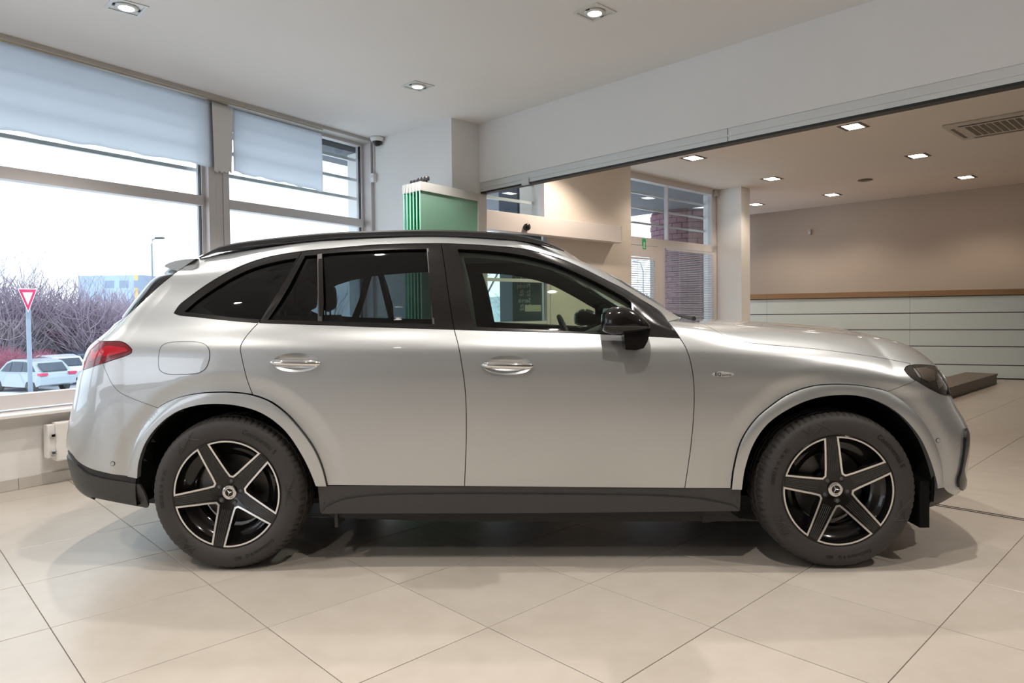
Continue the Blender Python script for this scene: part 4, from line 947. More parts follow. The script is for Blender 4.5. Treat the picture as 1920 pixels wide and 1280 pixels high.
def panel(name, sf, poly, m, parent, holes=(), off=0., thick=.012, g=(.03, .03), mirror=True, label=None, uv=False, gap=.0, join=False, keep=None, rad=None):
    """a body panel: outline (px, or (u,s) if uv) laid on the surface, flanged inwards at its edges, and its twin on the far side"""
    if not uv:
        if gap: poly = shrink(poly, gap)
        poly = sf.inv(poly); w_ = sf.worst
        holes = [sf.inv(h) for h in holes]
        if w_ > 4: print('INV', name, round(w_, 1))
    sc = np.array([(sf.L[4]['fc']-sf.L[4]['rc']), 1.0])
    q = [tuple(np.array(p)*sc) for p in poly]; hh = [[tuple(np.array(p)*sc) for p in h] for h in holes]
    q = [p for i, p in enumerate(q) if np.hypot(p[0]-q[i-1][0], p[1]-q[i-1][1]) > 5e-4]
    V, F = cdt(q, hh, *g)
    if keep is not None:
        c = V[F].mean(1)/sc; F = F[keep(sf.P(c[:, 0], c[:, 1]))]
    if len(F) == 0: print('EMPTY', name); return None
    used = np.unique(F); mp = -np.ones(len(V), int); mp[used] = np.arange(len(used)); V = V[used]; F = mp[F]
    u, v = V[:, 0]/sc[0], V[:, 1]/sc[1]
    X = sf.P(u, v); N = sf.N(u, v); N0 = N
    if rad is not None:          # relief that depends on the distance from the nearest wheel centre
        cx = np.where(X[:, 0] > 1.44, 2.888, 0.0); rx = X[:, 0]-cx; rz = X[:, 2]-.37; rr = np.hypot(rx, rz)+1e-9; e = .002
        o0 = rad(rr); dr = (rad(rr+e)-rad(rr-e))/(2*e); g_ = np.stack([rx/rr, 0*rr, rz/rr], 1)
        N = N0-dr[:, None]*g_; N = N/np.linalg.norm(N, axis=1)[:, None]; X = X+N0*o0[:, None]
    X = X+N0*off
    # boundary edges
    ed = {}
    for f in F:
        for a, b in ((f[0], f[1]), (f[1], f[2]), (f[2], f[0])): ed[(a, b)] = 1
    bd = [(a, b) for (a, b) in ed if (b, a) not in ed]
    nv = len(X)
    faces = [tuple(f) for f in F]; nn = [N[i] for f in F for i in f]
    if thick:
        X = np.vstack([X, X-N*thick])
        for a, b in bd:
            faces.append((a, a+nv, b+nv, b)); t = X[b]-X[a]; fn = np.cross(t, N[a]); fn = fn/(np.linalg.norm(fn)+1e-9); nn += [fn]*4
    objs = []
    def build(X, faces, nn):
        me = bpy.data.meshes.new(name); me.from_pydata(X.tolist(), [], faces); me.materials.append(M[m]); me.shade_smooth()
        me.normals_split_custom_set([tuple(n) for n in nn]); me.update()
        o = link(bpy.data.objects.new(name, me), parent)
        if label: o['label'] = label
        return o
    mir = np.array([1, -1, 1]); X2 = X*mir; f2 = []; n2 = []; k = 0
    for f in faces:
        f2.append(tuple(reversed(f))); nf = nn[k:k+len(f)]; n2 += [n*mir for n in reversed(nf)]; k += len(f)
    if join:
        n0 = len(X); objs.append(build(np.vstack([X, X2]), faces+[tuple(i+n0 for i in f) for f in f2], list(nn)+n2))
    else:
        objs.append(build(X, faces, nn))
        if mirror: objs.append(build(X2, f2, n2))
    return objs
def flare(r_):                   # shallow hollow in the body around the wheel-arch trims
    s_ = np.clip((.60-r_)/.085, 0, 1); return -.0085*s_*s_*(3-2*s_)*.9
def lip(r_):                     # rounded outer edge of the arch trims
    t_ = np.clip((r_-.452)/(.512-.452), 0, 1.1); return -.011*t_**3.5
# ---- outlines read off the photograph (pixels, near side)
DLO_T = spl([(326.4, 586.5), (336, 572.5), (357.5, 555), (387.4, 533.5), (425.3, 511.5), (466, 493), (506.6, 481), (566.3, 471), (620, 465.8), (695.5, 459.3), (760, 456.8), (827, 456.2), (840, 456.4), (923.3, 460.8), (985.8, 467.3), (1048, 484), (1090, 501.5), (1131.7, 522.5), (1173, 543.5), (1204.6, 563), (1240, 586), (1252, 603)])
DLO_F = spl([(1252, 603), (1264, 617), (1275, 633.5)])
DLO_B = spl([(1275, 633.5), (1216, 630.5), (1080, 624), (950, 620.6), (851.4, 617.6), (695.5, 612.5), (620, 609.5), (560, 607.6), (479.5, 604.5), (420, 599.5), (371, 594.2), (333, 589.8), (326.4, 586.5)])
def split(c, x):                 # cut a polyline at x
    for i in range(len(c)-1):
        if (c[i][0]-x)*(c[i+1][0]-x) <= 0 and c[i][0] != c[i+1][0]:
            t = (x-c[i][0])/(c[i+1][0]-c[i][0]); p = (x, c[i][1]+t*(c[i+1][1]-c[i][1]))
            return c[:i+1]+[p], [p]+c[i+1:]
    raise ValueError(x)
RAILB = spl([(368, 484.5), (376.5, 480.5), (400, 473.5), (425, 469.8), (506, 460.5), (620, 449.5), (695.5, 444.4), (804, 441.7), (885, 443.7), (966.7, 449.8), (1021, 459.5), (1056, 469)])
PILR = spl([(1056, 469), (1115.5, 498.6), (1182, 539.3), (1234.8, 570.5), (1277.5, 596)])
R_ARCH_O = spl([(239.6, 893), (243.7, 871.8), (251.8, 836.6), (268, 798.6), (294.5, 765.5), (330, 747), (371, 737.6), (411.8, 735), (440, 735.6), (472.5, 740), (506.6, 752.5), (536, 774), (560.8, 801.3), (588, 839), (604, 875), (613.5, 910.5)])
R_ARCH_I = spl([(260, 895.5), (262.6, 866.4), (276, 828.4), (300.6, 796), (333, 771.5), (371, 759.3), (411.8, 756.4), (452.4, 760.7), (493, 774), (533.7, 804), (566.3, 850), (585, 888), (593.4, 910)])
F_ARCH_O = spl([(1370.8, 916.5), (1376, 875.6), (1389.8, 826.8), (1416, 787), (1449.5, 757.9), (1482, 737.6), (1522.7, 724), (1563, 720.2), (1604, 721.8), (1644.7, 728.5), (1666.3, 735), (1707, 763.3), (1739.6, 804), (1761, 852.8), (1769, 885), (1772, 914)])
F_ARCH_I = spl([(1389.8, 916.5), (1395, 880), (1411.5, 831), (1438.6, 793), (1482, 763.3), (1522.7, 747), (1563, 740.3), (1604, 741), (1644.7, 752.5), (1685.3, 776.9), (1720.6, 817.5), (1739.5, 858), (1753, 904), (1754, 915)])
RDR = spl([(485, 604.8), (473, 617), (460.6, 632), (451.5, 648), (452, 664), (455, 677.5), (464.6, 718), (472.5, 740)])      # rear edge of rear door
BP_T = spl([(827, 456.2), (831, 480), (839, 539), (846, 585), (851.4, 617.6)])
BP_B = spl([(851.4, 617.6), (858.2, 642.3), (866.3, 685.7), (871.8, 726), (874, 767), (874, 830), (871, 911.5)])
CL = [(566.3, 471), (526, 537), (485, 604.8)]
FDF = spl([(1275, 633.5), (1286, 652), (1294.7, 678), (1299.5, 705), (1301.5, 735), (1301, 770), (1296, 830), (1284, 915)])
SEAM = spl([(1321, 608), (1344, 620.4), (1365, 631.9), (1385.8, 639), (1427.5, 644.4), (1498, 650.6), (1549.8, 656), (1631, 667), (1685, 676.6), (1707, 681)])
HL_T = spl([(1707, 684), (1715, 682.5), (1750, 685), (1765, 689.5), (1774, 699), (1779, 712)])
HL_L = spl([(1707, 684), (1699, 687), (1695.5, 692.5), (1702.5, 702.5), (1717.5, 713.7), (1740, 727.5), (1762.5, 739)])
TL = dict(top=spl([(178.4, 638.3), (193, 639.7), (229.7, 641), (239.5, 646.7), (247.3, 655)]), tip=spl([(247.3, 655), (246.6, 660.8), (238, 665.7), (207, 676)]), bot=spl([(207, 676), (192.4, 681.5), (155, 694.5)]))
BSEAM = spl([(192.4, 681.5), (200, 700), (210, 719.8), (224, 735.3), (246.5, 746.5), (277.5, 758.5), (294.5, 765.5)])
GAP = .75
dlo_q, dlo_rest = split(DLO_T, 566.3); dlo_rd, dlo_fd = split(dlo_rest, 827)
b_fd, b_rest = split(DLO_B, 851.4); b_rd, b_q = split(b_rest, 485)
_, r_arch_q = None, None
ra_q, ra_d = split(R_ARCH_O, 472.5)                                   # arch outline behind / ahead of the door seam
ra_b, ra_q2 = split(ra_q, 294.5)
rev = lambda c: list(reversed(c))
TG = spl([(333, 508), (295, 539), (262.7, 569), (235.5, 593.5), (214, 612), (190, 638)])
# quarter panel with roof side strip and A pillar
quarter = cat(rev(TL['tip'])[:0] or spl([(192.4, 681.5), (207, 676)]), rev(TL['tip']), rev(TL['top'])[:0], rev(TL['top']), [(190, 639)], rev(TG), [(333, 508), (368, 484.5)], RAILB, PILR, [(1252, 603)], rev(DLO_T), rev(b_q), RDR, rev(ra_q2), rev(BSEAM))
panel('rear_quarter_panel', SP, quarter, 'paint', CAR, gap=GAP, g=(.024, .02), rad=flare)
rear_door = cat(b_rd[::-1], BP_B, [(871, 911.5), (613.5, 910.5)], rev(ra_d), rev(RDR))
HR = [(555+44*math.cos(2*math.pi*k/36), 679.5+18*math.sin(2*math.pi*k/36)) for k in range(36)]
HF = [(952.5+46.5*math.cos(2*math.pi*k/36), 684.7+18.2*math.sin(2*math.pi*k/36)) for k in range(36)]
RD = panel('rear_door', SP, rear_door, 'paint', CAR, gap=GAP, holes=[HR], g=(.024, .02), rad=flare)
front_door = cat(rev(b_fd), FDF, [(1284, 915), (871, 911.5)], rev(BP_B))
FD = panel('front_door', SP, front_door, 'paint', CAR, gap=GAP, holes=[HF])
fa_f, fa_b = split(F_ARCH_O, 1666.3)
fender = cat([(1253, 604), (1277.5, 597), (1298, 602), (1321, 608)], SEAM, HL_L[:0], spl([(1707, 684), (1699, 687), (1695.5, 692.5), (1702.5, 702.5), (1717.5, 713.7)]), [(1717.5, 713.7), (1690, 725), (1666.3, 735)], rev(fa_f), [(1370.8, 916.5), (1284, 915)], rev(FDF), rev(DLO_F))
panel('front_fender', SF, fender, 'paint', CAR, gap=GAP, g=(.024, .02), rad=flare)
panel('rear_wheel_arch', SP, cat(R_ARCH_O, rev(R_ARCH_I)), 'paint', CAR, gap=.4, off=.012, thick=.03, g=(.012, .012), rad=lip)
panel('front_wheel_arch', SF, cat(F_ARCH_O, rev(F_ARCH_I)), 'paint', CAR, gap=.4, off=.012, thick=.03, g=(.012, .012), rad=lip)
# front bumper, hood, lamps: run round to the centre
def uvp(sf, pts): return sf.inv(pts)
hl_uv = SF.inv(HL_T); hlt_end = hl_uv[-1]
ub = SF.inv(spl([(1772, 914), (1780, 923.5), (1792, 928), (1805, 925), (1813, 917)]))
s1 = ub[-1][1]
bump = SF.inv(shrink(cat([(1666.3, 735), (1717.5, 713.7)], spl([(1717.5, 713.7), (1740, 727.5), (1762.5, 739)]), [(1775, 752), (1775, 905), (1772, 914)], rev(fa_b)), 0)[:0]) if False else None
bu = cat(SF.inv(rev(fa_b)), SF.inv([(1666.3, 735), (1690, 725), (1717.5, 713.7)]), SF.inv(spl([(1717.5, 713.7), (1740, 727.5), (1762.5, 739)])), [(1.62, SF.s[4]+.03), (2, SF.s[4]+.0), (2, .13)], [(1.75, .12), (1.5, .12)], rev(ub))
panel('front_bumper', SF, bu, 'paint', CAR, uv=True, join=True, rad=flare, g=(.024, .02))
hood = cat(SF.inv(SEAM), hl_uv, [(1.6, SF.s[7]+.0), (2, SF.s[7]), (2, SF.smax), (.22, SF.smax), (.26, SF.s[9]), (.28, SF.s[8]+.03)])
panel('hood', SF, hood, 'paint', CAR, uv=True, join=True, g=(.04, .03))
hl = cat(SF.inv(shrink(cat(HL_T, [(1775, 743)], rev(HL_L)), .8)))
panel('headlight', SF, hl, 'lampglass', CAR, uv=True, off=-.002, label='smoked wraparound headlight')
gr = [(1.52, SF.s[4]+.05), (2, SF.s[4]+.02), (2, SF.s[7]-.01), (1.60, SF.s[7]-.02), (1.5, SF.s[5])]
panel('grille', SF, gr, 'gloss_black', CAR, uv=True, join=True, off=-.004)
panel('bumper_lower', SF, cat(SF.inv([(1753, 914.5), (1771, 914.5)]), rev(rev(ub)), [(1.5, .11), (2, .12), (2, 0), (1.2, 0)], SF.inv([(1752, 940)])), 'plastic', CAR, uv=True, join=True, off=-.006)
it = [(1809, 803), (1813, 812), (1811, 845), (1804, 882), (1808, 900), (1806, 914), (1800, 918), (1795, 912), (1794, 898), (1799, 882), (1805, 845), (1807, 815)]
panel('bumper_air_blade', SF, cat(spl(it+[it[0]])), 'gloss_black', CAR, off=.012, thick=.02, g=(.02, .02))
# rear
tl = cat(TL['top'], TL['tip'], TL['bot'], spl([(155, 694.5), (157, 674), (163, 655), (170, 645), (178.4, 638.3)]))
TLo = panel('tail_light', SP, tl, 'red2', CAR, gap=.5, off=.001)
rb_low = spl([(257, 896), (208.4, 888), (162.4, 874.5), (140.7, 858), (129, 832)])
lowuv = SP.inv(rb_low[:-4]); seam_u = SP.inv(rev(BSEAM)); botl = SP.inv(spl([(192.4, 681.5), (155, 694.5)]))
rb = cat(SP.inv([(239.6, 893)])[:0], SP.inv(rev(ra_b))[::-1] if False else SP.inv(ra_b), seam_u, botl, [(-.62, SP.s[5]-.02), (-1, SP.s[5]-.03), (-1, lowuv[-1][1]+.03), (-.7, lowuv[-1][1]+.03)], rev(lowuv))
panel('rear_bumper', SP, rb, 'paint', CAR, uv=True, join=True, rad=flare, g=(.024, .02))
rs = cat(lowuv, [(-.7, lowuv[-1][1]+.03), (-1, lowuv[-1][1]+.03), (-1, lowuv[-1][1]-.02), (-.7, lowuv[-1][1]-.02)], rev(SP.inv(spl([(257, 907), (208.4, 900), (165, 888), (146, 872)]))))
panel('bumper_strip', SP, rs, 'plastic2', CAR, uv=True, join=True, off=-.004)
rl = cat(SP.inv(spl([(257, 907), (208.4, 900), (165, 888), (146, 872)])), [(-.7, lowuv[-1][1]-.02), (-1, lowuv[-1][1]-.02), (-1, 0.02), (-.3, 0.03)], SP.inv(spl([(170, 930), (208.4, 938), (268, 949), (278, 950), (272, 925), (262, 908)])))
panel('rear_bumper_lower', SP, rl, 'plastic', CAR, uv=True, join=True, off=.004)
tgu = SP.inv(TG); rg_end = SP.inv([(235.5, 593.5)])[0]; k = int(len(tgu)*.72)
panel('rear_window', SP, cat(tgu[:k], [(-.6, rg_end[1]+.0), (-1, rg_end[1]), (-1, SP.smax-.02), (-.7, SP.smax-.25), (-.45, SP.s[11])]), 'gloss_black', CAR, uv=True, join=True, off=-.006)
panel('tailgate', SP, cat(tgu[k-1:], SP.inv([(178.4, 638.3)]), SP.inv(spl([(178.4, 638.3), (170, 645), (163, 655), (157, 674), (155, 694.5)])), [(-.62, SP.s[5]-.02), (-1, SP.s[5]-.03), (-1, rg_end[1]), (-.6, rg_end[1])]), 'paint', CAR, uv=True, join=True)
# roof and windscreen
ru = SP.inv(RAILB); pu = SP.inv(PILR)
panel('roof', SP, cat(ru, [(ru[-1][0]+.02, SP.smax), (-.3, SP.smax), (-.3, SP.s[12])]), 'paint', CAR, uv=True, join=True, g=(.08, .06))
panel('windscreen', SP, cat(pu, [(2, pu[-1][1]), (2, SP.smax), (ru[-1][0]+.02, SP.smax)]), 'glass_front', CAR, uv=True, join=True, g=(.06, .05), off=-.004)
# sills
sk = cat(spl([(595, 911.5), (871, 912), (1284, 915.5), (1390, 917)]), [(1388, 957)], spl([(1388, 957), (1000, 961.5), (600, 962)]))
panel('side_sill', SP, [p for p in sk], 'plastic', CAR, off=-.006)
sk2 = cat(spl([(612, 950), (640, 938), (690, 930), (800, 926.5), (1000, 926.5), (1200, 929), (1300, 934), (1372, 947)]), [(1386, 956)], spl([(1386, 956), (1000, 960), (603, 961)]))
panel('side_step_trim', SP, sk2, 'plastic', CAR, off=.008, thick=.02)
# windows
GQ = shrink(cat(spl([(345, 584), (371, 561.5), (398, 542.5), (439, 517.8), (479.5, 500), (520, 489.3), (556, 483)]), [(523, 542), (489, 598.5)], spl([(489, 598.5), (440, 595), (371, 587), (345, 584)])), 0)
GT = [(571.7, 479), (594, 477), (596, 601.6), (502, 599)]
GR = cat(spl([(604, 475.3), (650, 471.3), (695.5, 469), (740, 467), (801.3, 466)]), spl([(801.3, 466), (806, 530), (812, 607.5)]), spl([(812, 607.5), (700, 604.8), (604, 602)]), [(604, 475.3)])
GF = cat(spl([(858, 466), (923, 470), (986, 479), (1048, 496.5), (1090, 514.5), (1131.7, 535), (1173, 557.5), (1184, 566)]), [(1190, 627.5)], spl([(1190, 627.5), (1100, 622), (1000, 617), (889, 612)]), spl([(889, 612), (876, 560), (866, 505), (858, 466)]))
qf = panel('quarter_window_trim', SP, shrink(cat(dlo_q, CL, b_q), .5), 'frame_black', CAR, holes=[GQ], off=-.002, thick=.02)
rf = panel('rear_window_frame', SP, shrink(cat(dlo_rd, BP_T, b_rd, rev(CL)), .6), 'frame_black', RD[0], holes=[GT, GR], off=-.002, thick=.02, mirror=False)
def glass(name, poly, m, par, lab=None, off=-.014):
    return panel(name, SP, shrink(poly, -1.5), m, par, off=off, thick=0, g=(.06, .06), label=lab)
ff_poly = shrink(cat(dlo_fd, DLO_F, b_fd, rev(BP_T)), .6)
for o, par in ((RD, 'rear'), (FD, 'front')):
    pass
def mir_pair(fn, pars):
    """build near and far copies and hang each on its own door"""
    oo = fn(None)
    for o, p in zip(oo, pars): o.parent = p
for o in (rf or []): bpy.data.objects.remove(o)
mir_pair(lambda p: panel('window_frame', SP, shrink(cat(dlo_rd, BP_T, b_rd, rev(CL)), .6), 'frame_black', p, holes=[GT, GR], off=-.002, thick=.02), RD)
mir_pair(lambda p: panel('window_frame', SP, ff_poly, 'frame_black', p, holes=[GF], off=-.002, thick=.02), FD)
mir_pair(lambda p: glass('window_glass', GT, 'glass_rear', p), RD)
mir_pair(lambda p: glass('window_glass', GR, 'glass_rear', p), RD)
mir_pair(lambda p: glass('window_glass', GF, 'glass_front', p), FD)
glass('quarter_window', GQ, 'glass_rear', CAR, 'dark tinted rear quarter window')
# bright grey pillars between the rear panes
mir_pair(lambda p: panel('window_divider', SP, [(595.5, 477), (603.5, 475.4), (603.5, 602), (596, 601.7)], 'plastic', p, off=.002, thick=.01, g=(.1, .1)), RD)
mir_pair(lambda p: panel('window_divider', SP, [(800, 466), (803.5, 466), (814.5, 608), (811, 607.5)], 'plastic', p, off=.002, thick=.01, g=(.1, .1)), RD)
# fuel flap: a seam ring round a rounded lid
FLAP = spl([(296.8, 676), (298, 662), (301, 651), (308, 644.5), (320, 641.3), (344, 640), (370, 640.6), (383, 644), (391, 651), (393.6, 661), (392.5, 676), (386, 691), (374, 699), (344, 702), (312, 701), (300, 694.5), (296.8, 684), (296.8, 676)])[:-1]
panel('fuel_flap_seam', SP, FLAP, 'paint_in', CAR, holes=[shrink(FLAP, 1.1)], off=.0012, thick=0, mirror=False)
# lining (also keeps light out), cut for windows and wheels
def keepw(X): return (np.hypot(X[:, 0], X[:, 2]-.37) > .475) & (np.hypot(X[:, 0]-2.888, X[:, 2]-.37) > .475) & (X[:, 2] > .19)
W4 = lambda P: SP.inv(shrink(P, 1.0))
RIN = cat(spl([(604, 479), (700, 472), (801.3, 470)]), [(811, 603), (604, 598)])
FIN = cat(spl([(868, 474), (923, 476), (986, 485), (1048, 502), (1131.7, 541), (1180, 568)]), [(1186, 624), (893, 609)])
QIN = [(371, 570), (439, 522), (479.5, 504), (520, 493), (552, 487), (523, 540), (490, 594), (400, 586)]
panel('cabin_lining', SP, [(-.998, .02), (-.5, .02), (0, .02), (.5, .02), (1.0, .02), (1.0, SP.s[7]-.02), (1.35, SP.s[7]-.02), (1.45, SP.s[7]+.2), (1.4, SP.s[11]), (1.3, SP.smax-.001), (-.998, SP.smax-.001)], 'cabin', CAR, uv=True, join=True, off=-.035, thick=0,
      holes=[SP.inv(QIN), SP.inv([(575, 482), (591, 481), (592, 598), (510, 596)]), SP.inv(RIN), SP.inv(FIN)], keep=keepw, g=(.05, .05))
panel('engine_bay_shell', SF, [(.30, .02), (2, .02), (2, SF.smax-.001), (.30, SF.smax-.001)], 'paint_in', CAR, uv=True, join=True, off=-.02, thick=0, keep=keepw, g=(.05, .04))
# roof rails, spoiler
def sweep(path, w, h, name, m, par, taper=True, mirror=True, yb=0):
    L = len(path); mb = MB(); path = [Vector(p) for p in path]
    for i, p in enumerate(path):
        k = 1.0
        if taper: k = min(1, .25+min(i, L-1-i)/3.0)
        for a, b in ((-.5, -.5), (.5, -.5), (.5, .2), (.3, .5), (-.3, .5), (-.5, .2)):
            mb.V.append(p+Vector((0, a*w*k, b*h*k)))
    for i in range(L-1):
        for j in range(6):
            j2 = (j+1) % 6; mb.F.append((i*6+j, (i+1)*6+j, (i+1)*6+j2, i*6+j2))
    mb.F.append(tuple(range(6))); mb.F.append(tuple((L-1)*6+j for j in reversed(range(6))))
    o = mb.out(name, m, par)
    if mirror:
        mk(name, [(v[0], -v[1], v[2]) for v in mb.V], [tuple(reversed(f)) for f in mb.F], m, par)
    return o
rt_ = spl([(374, 483.5), (400, 471), (430.7, 462.5), (506.6, 452), (620, 441), (695.5, 438), (804, 435.5), (885.3, 438), (966.7, 444), (1021, 456.5), (1058, 470.5)], 20)
sweep([px_y(x, y, -.615) for x, y in rt_], .030, .026, 'roof_rail', 'plastic2', CAR)
rt_ = spl([(380, 481), (404, 472.5), (430.7, 468.5), (506.6, 459), (620, 447.5), (695.5, 443.5), (804, 441), (885.3, 443.5), (966.7, 449), (1021, 459), (1056, 470)], 20)
sweep([px_y(x, y, -.628) for x, y in rt_], .02, .009, 'rail_seal', 'paint_in', CAR)
def loft(name, secs, m, par, smooth=True, cap=True, mirror=False):
    n = len(secs[0]); V = [Vector(p) for s_ in secs for p in s_]; F = []
    for i in range(len(secs)-1):
        for j in range(n):
            j2 = (j+1) % n; F.append((i*n+j, i*n+j2, (i+1)*n+j2, (i+1)*n+j))
    if cap: F.append(tuple(reversed(range(n)))); F.append(tuple((len(secs)-1)*n+j for j in range(n)))
    o = mk(name, V, F, m, par, smooth)
    bm = bmesh.new(); bm.from_mesh(o.data); bmesh.ops.recalc_face_normals(bm, faces=bm.faces[:]); bm.to_mesh(o.data); bm.free()
    if mirror:
        o2 = mk(name, [(v[0], -v[1], v[2]) for v in V], F, m, par, smooth)
        bm = bmesh.new(); bm.from_mesh(o2.data); bmesh.ops.recalc_face_normals(bm, faces=bm.faces[:]); bm.to_mesh(o2.data); bm.free()
        return [o, o2]
    return o
spo = [(px_y(x, y, -.655)) for x, y in [(367, 484.5), (350, 485.5), (330, 488.5), (316, 493), (309, 497), (309.5, 500.5), (320, 504), (333, 508)]]
secs = []
for k in range(13):
    yy = -.655+1.31*k/12; e = 1
    secs.append([Vector((p.x-(1-abs(yy)/.655)**1.5*.03 if i not in (0, 7) else p.x, yy, p.z+.012*(1-(yy/.655)**2))) for i, p in enumerate(spo)])
loft('rear_spoiler', secs, 'paint', CAR, smooth=False)
# mirrors
mo = [(1129, 604), (1130, 590), (1140, 580), (1152, 575), (1165, 574), (1180, 577), (1198, 587), (1212, 600), (1220.5, 611), (1220, 617), (1205, 621), (1180, 624), (1150, 627), (1140, 625), (1131, 620)]
mc = [px_y(x, y, -1.02) for x, y in mo]; cx = sum(p.x for p in mc)/len(mc); cz = sum(p.z for p in mc)/len(mc)
def mirror_secs(yoff, prof):
    out = []
    for dy, s_, dx in prof:
        out.append([Vector((cx+(p.x-cx)*s_+dx, yoff+dy, cz+(p.z-cz)*s_)) for p in mc])
    return out
ms = mirror_secs(-1.02, [(-.045, .25, .0), (-.042, .55, 0), (-.030, .80, 0), (-.012, .95, 0), (.01, 1.0, 0), (.06, 1.0, 0), (.09, .97, -.0), (.10, .80, 0)])
mh = loft('door_mirror', ms, 'gloss_black', None, mirror=True)
for o, p in zip(mh, FD): o.parent = p
band = [px_y(x, y, -1.06) for x, y in [(1132, 610), (1212, 611.5), (1212, 613.5), (1132, 612.5)]]
for sgn in (1, -1):
    mb = MB(); b = [Vector((p.x, p.y*sgn, p.z)) for p in band]
    mb.V = [v+Vector((0, -.004*sgn, 0)) for v in b]+[v+Vector((0, .03*sgn, 0)) for v in b]
    mb.F = [(0, 1, 2, 3), (7, 6, 5, 4), (0, 4, 5, 1), (1, 5, 6, 2), (2, 6, 7, 3), (3, 7, 4, 0)]
    mb.out('indicator_strip', 'plastic', FD[0] if sgn == 1 else FD[1])
    stem = [(1168, 624), (1200, 621), (1218, 616), (1212, 640), (1205, 652), (1190, 656), (1171, 655)]
    sc_ = []
    for y in (-1.03, -.98, -.93): sc_.append([Vector((p.x+.0*(y+1.0), y*sgn, p.z)) for p in [px_y(x, yy, -1.0) for x, yy in stem]])
    o = loft('mirror_stalk', sc_, 'gloss_black', FD[0] if sgn == 1 else FD[1], smooth=False)
# small camera under the mirror
MB().lathe([(0, -1.053), (.005, -1.053), (.006, -1.050), (.006, -1.03)], 16, 'y', (px_y(1158, 621.5, -1.05).x, 0, px_y(1158, 621.5, -1.05).z)).out('mirror_camera', 'plastic2', FD[0], True)
# door handles
def handle(c, par, w=.118, sgn=1, xs=0):
    P = px_y(c[0], c[1], -.948); X0, Z0 = P.x, P.z
    HH = HR if c[0] < 700 else HF
    uv = SP.inv(HH); cu = np.array(uv).mean(0); mb = MB(); nr = 8; ring = np.array(uv)
    for i in range(nr+1):
        r = i/nr; q = cu+(ring-cu)*r; X = SP.P(q[:, 0], q[:, 1]); N = SP.N(q[:, 0], q[:, 1]); X = X-N*(.030*(1-r**2.2)+.0005)
        mb.V += [Vector((x[0], x[1]*sgn, x[2])) for x in X]
    na = len(uv)
    for i in range(nr):
        for k in range(na):
            k2 = (k+1) % na; q = (i*na+k, i*na+k2, (i+1)*na+k2, (i+1)*na+k); mb.F.append(q if sgn == -1 else tuple(reversed(q)))
    o = mb.out('handle_recess', 'paint', par, True)
    # grip bar
    secs = []
    for i in range(17):
        t = -1+2*i/16; x = X0+.123*t; e = (1-abs(t)**4)**.5; hh = .004+.0125*e; dd = .003+.012*e
        yc = -.958-.012*(1-t*t)
        secs.append([Vector((x, (yc+dd*math.sin(a))*sgn, Z0+.001+hh*math.cos(a)-.004*t)) for a in [2*math.pi*k/12 for k in range(12)]])
    loft('door_handle', secs, 'chrome', par)
for sgn, d in ((1, 0), (-1, 1)):
    handle((555, 680), RD[d], sgn=sgn); handle((952.5, 685), FD[d], sgn=sgn)
# badge, sensors
def disc_poly(c, rx, rz, n=28): return [(c[0]+rx*math.cos(2*math.pi*k/n), c[1]+rz*math.sin(2*math.pi*k/n)) for k in range(n)]
panel('fender_badge', SF, disc_poly((1355.5, 701.8), 20, 5.0), 'badge', CAR, off=.0025, thick=.004, g=(.05, .05))
panel('fuel_flap', SP, shrink(FLAP, 1.1), 'paint', CAR, off=.0015, thick=0, mirror=False)
for sf_, q_ in ((SP, (211.4, 869)), (SF, (1761, 826))):
    ro = panel('parking_sensor', sf_, disc_poly(q_, 4.3, 4.5, 18), 'paint_in', CAR, off=.0012, thick=0, g=(.05, .05), rad=flare)
    for o_, r_ in zip(panel('sensor_face', sf_, disc_poly(q_, 3.4, 3.6, 18), 'paint', None, off=.003, thick=.002, g=(.05, .05), rad=flare), ro): o_.parent = r_
# tail lamp inner shapes
for i, P_ in enumerate([[(172, 655), (205, 648), (235, 652), (240, 658), (205, 667), (168, 678)], [(160, 676), (205, 670), (190, 678), (158, 688)]]):
    panel('lamp_element', SP, P_, 'red', TLo[0], off=.0035, thick=.004, g=(.03, .03), mirror=False)
for P_ in ([(1712, 690), (1735, 688), (1752, 694), (1754, 712), (1742, 716), (1722, 706)], [(1757, 697), (1766, 700), (1768, 722), (1760, 730), (1756, 716)]):
    panel('headlight_lens', SF, P_, 'chrome', CAR, off=.0002, thick=0, g=(.03, .03))
# cowl and wipers
mb = MB(); mb.prism([(2.16, -.60), (2.34, -.55), (2.42, 0), (2.34, .55), (2.16, .60), (2.10, 0)], 1.12, 1.165); mb.out('cowl_panel', 'plastic2', CAR)
for y0 in (-.60, .05):
    p0 = Vector((2.30, y0, 1.178)); mb = MB().tube([p0, p0+Vector((-.03, .25, .018)), p0+Vector((-.10, .55, .05))], [.012, .008, .005], 6); mb.out('wiper', 'plastic2', CAR)
P0 = px_y(1340.5, 704.3, -.953); text_flat('badge_lettering', 'EQ', .022, lambda x, y, z: (P0.x+x, -.9525-z, P0.z+y), 'plastic2', CAR)
P1 = px_y(1354, 704.3, -.953); text_flat('badge_lettering', 'power', .016, lambda x, y, z: (P1.x+x, -.9525-z, P1.z+y), 'steel', CAR)
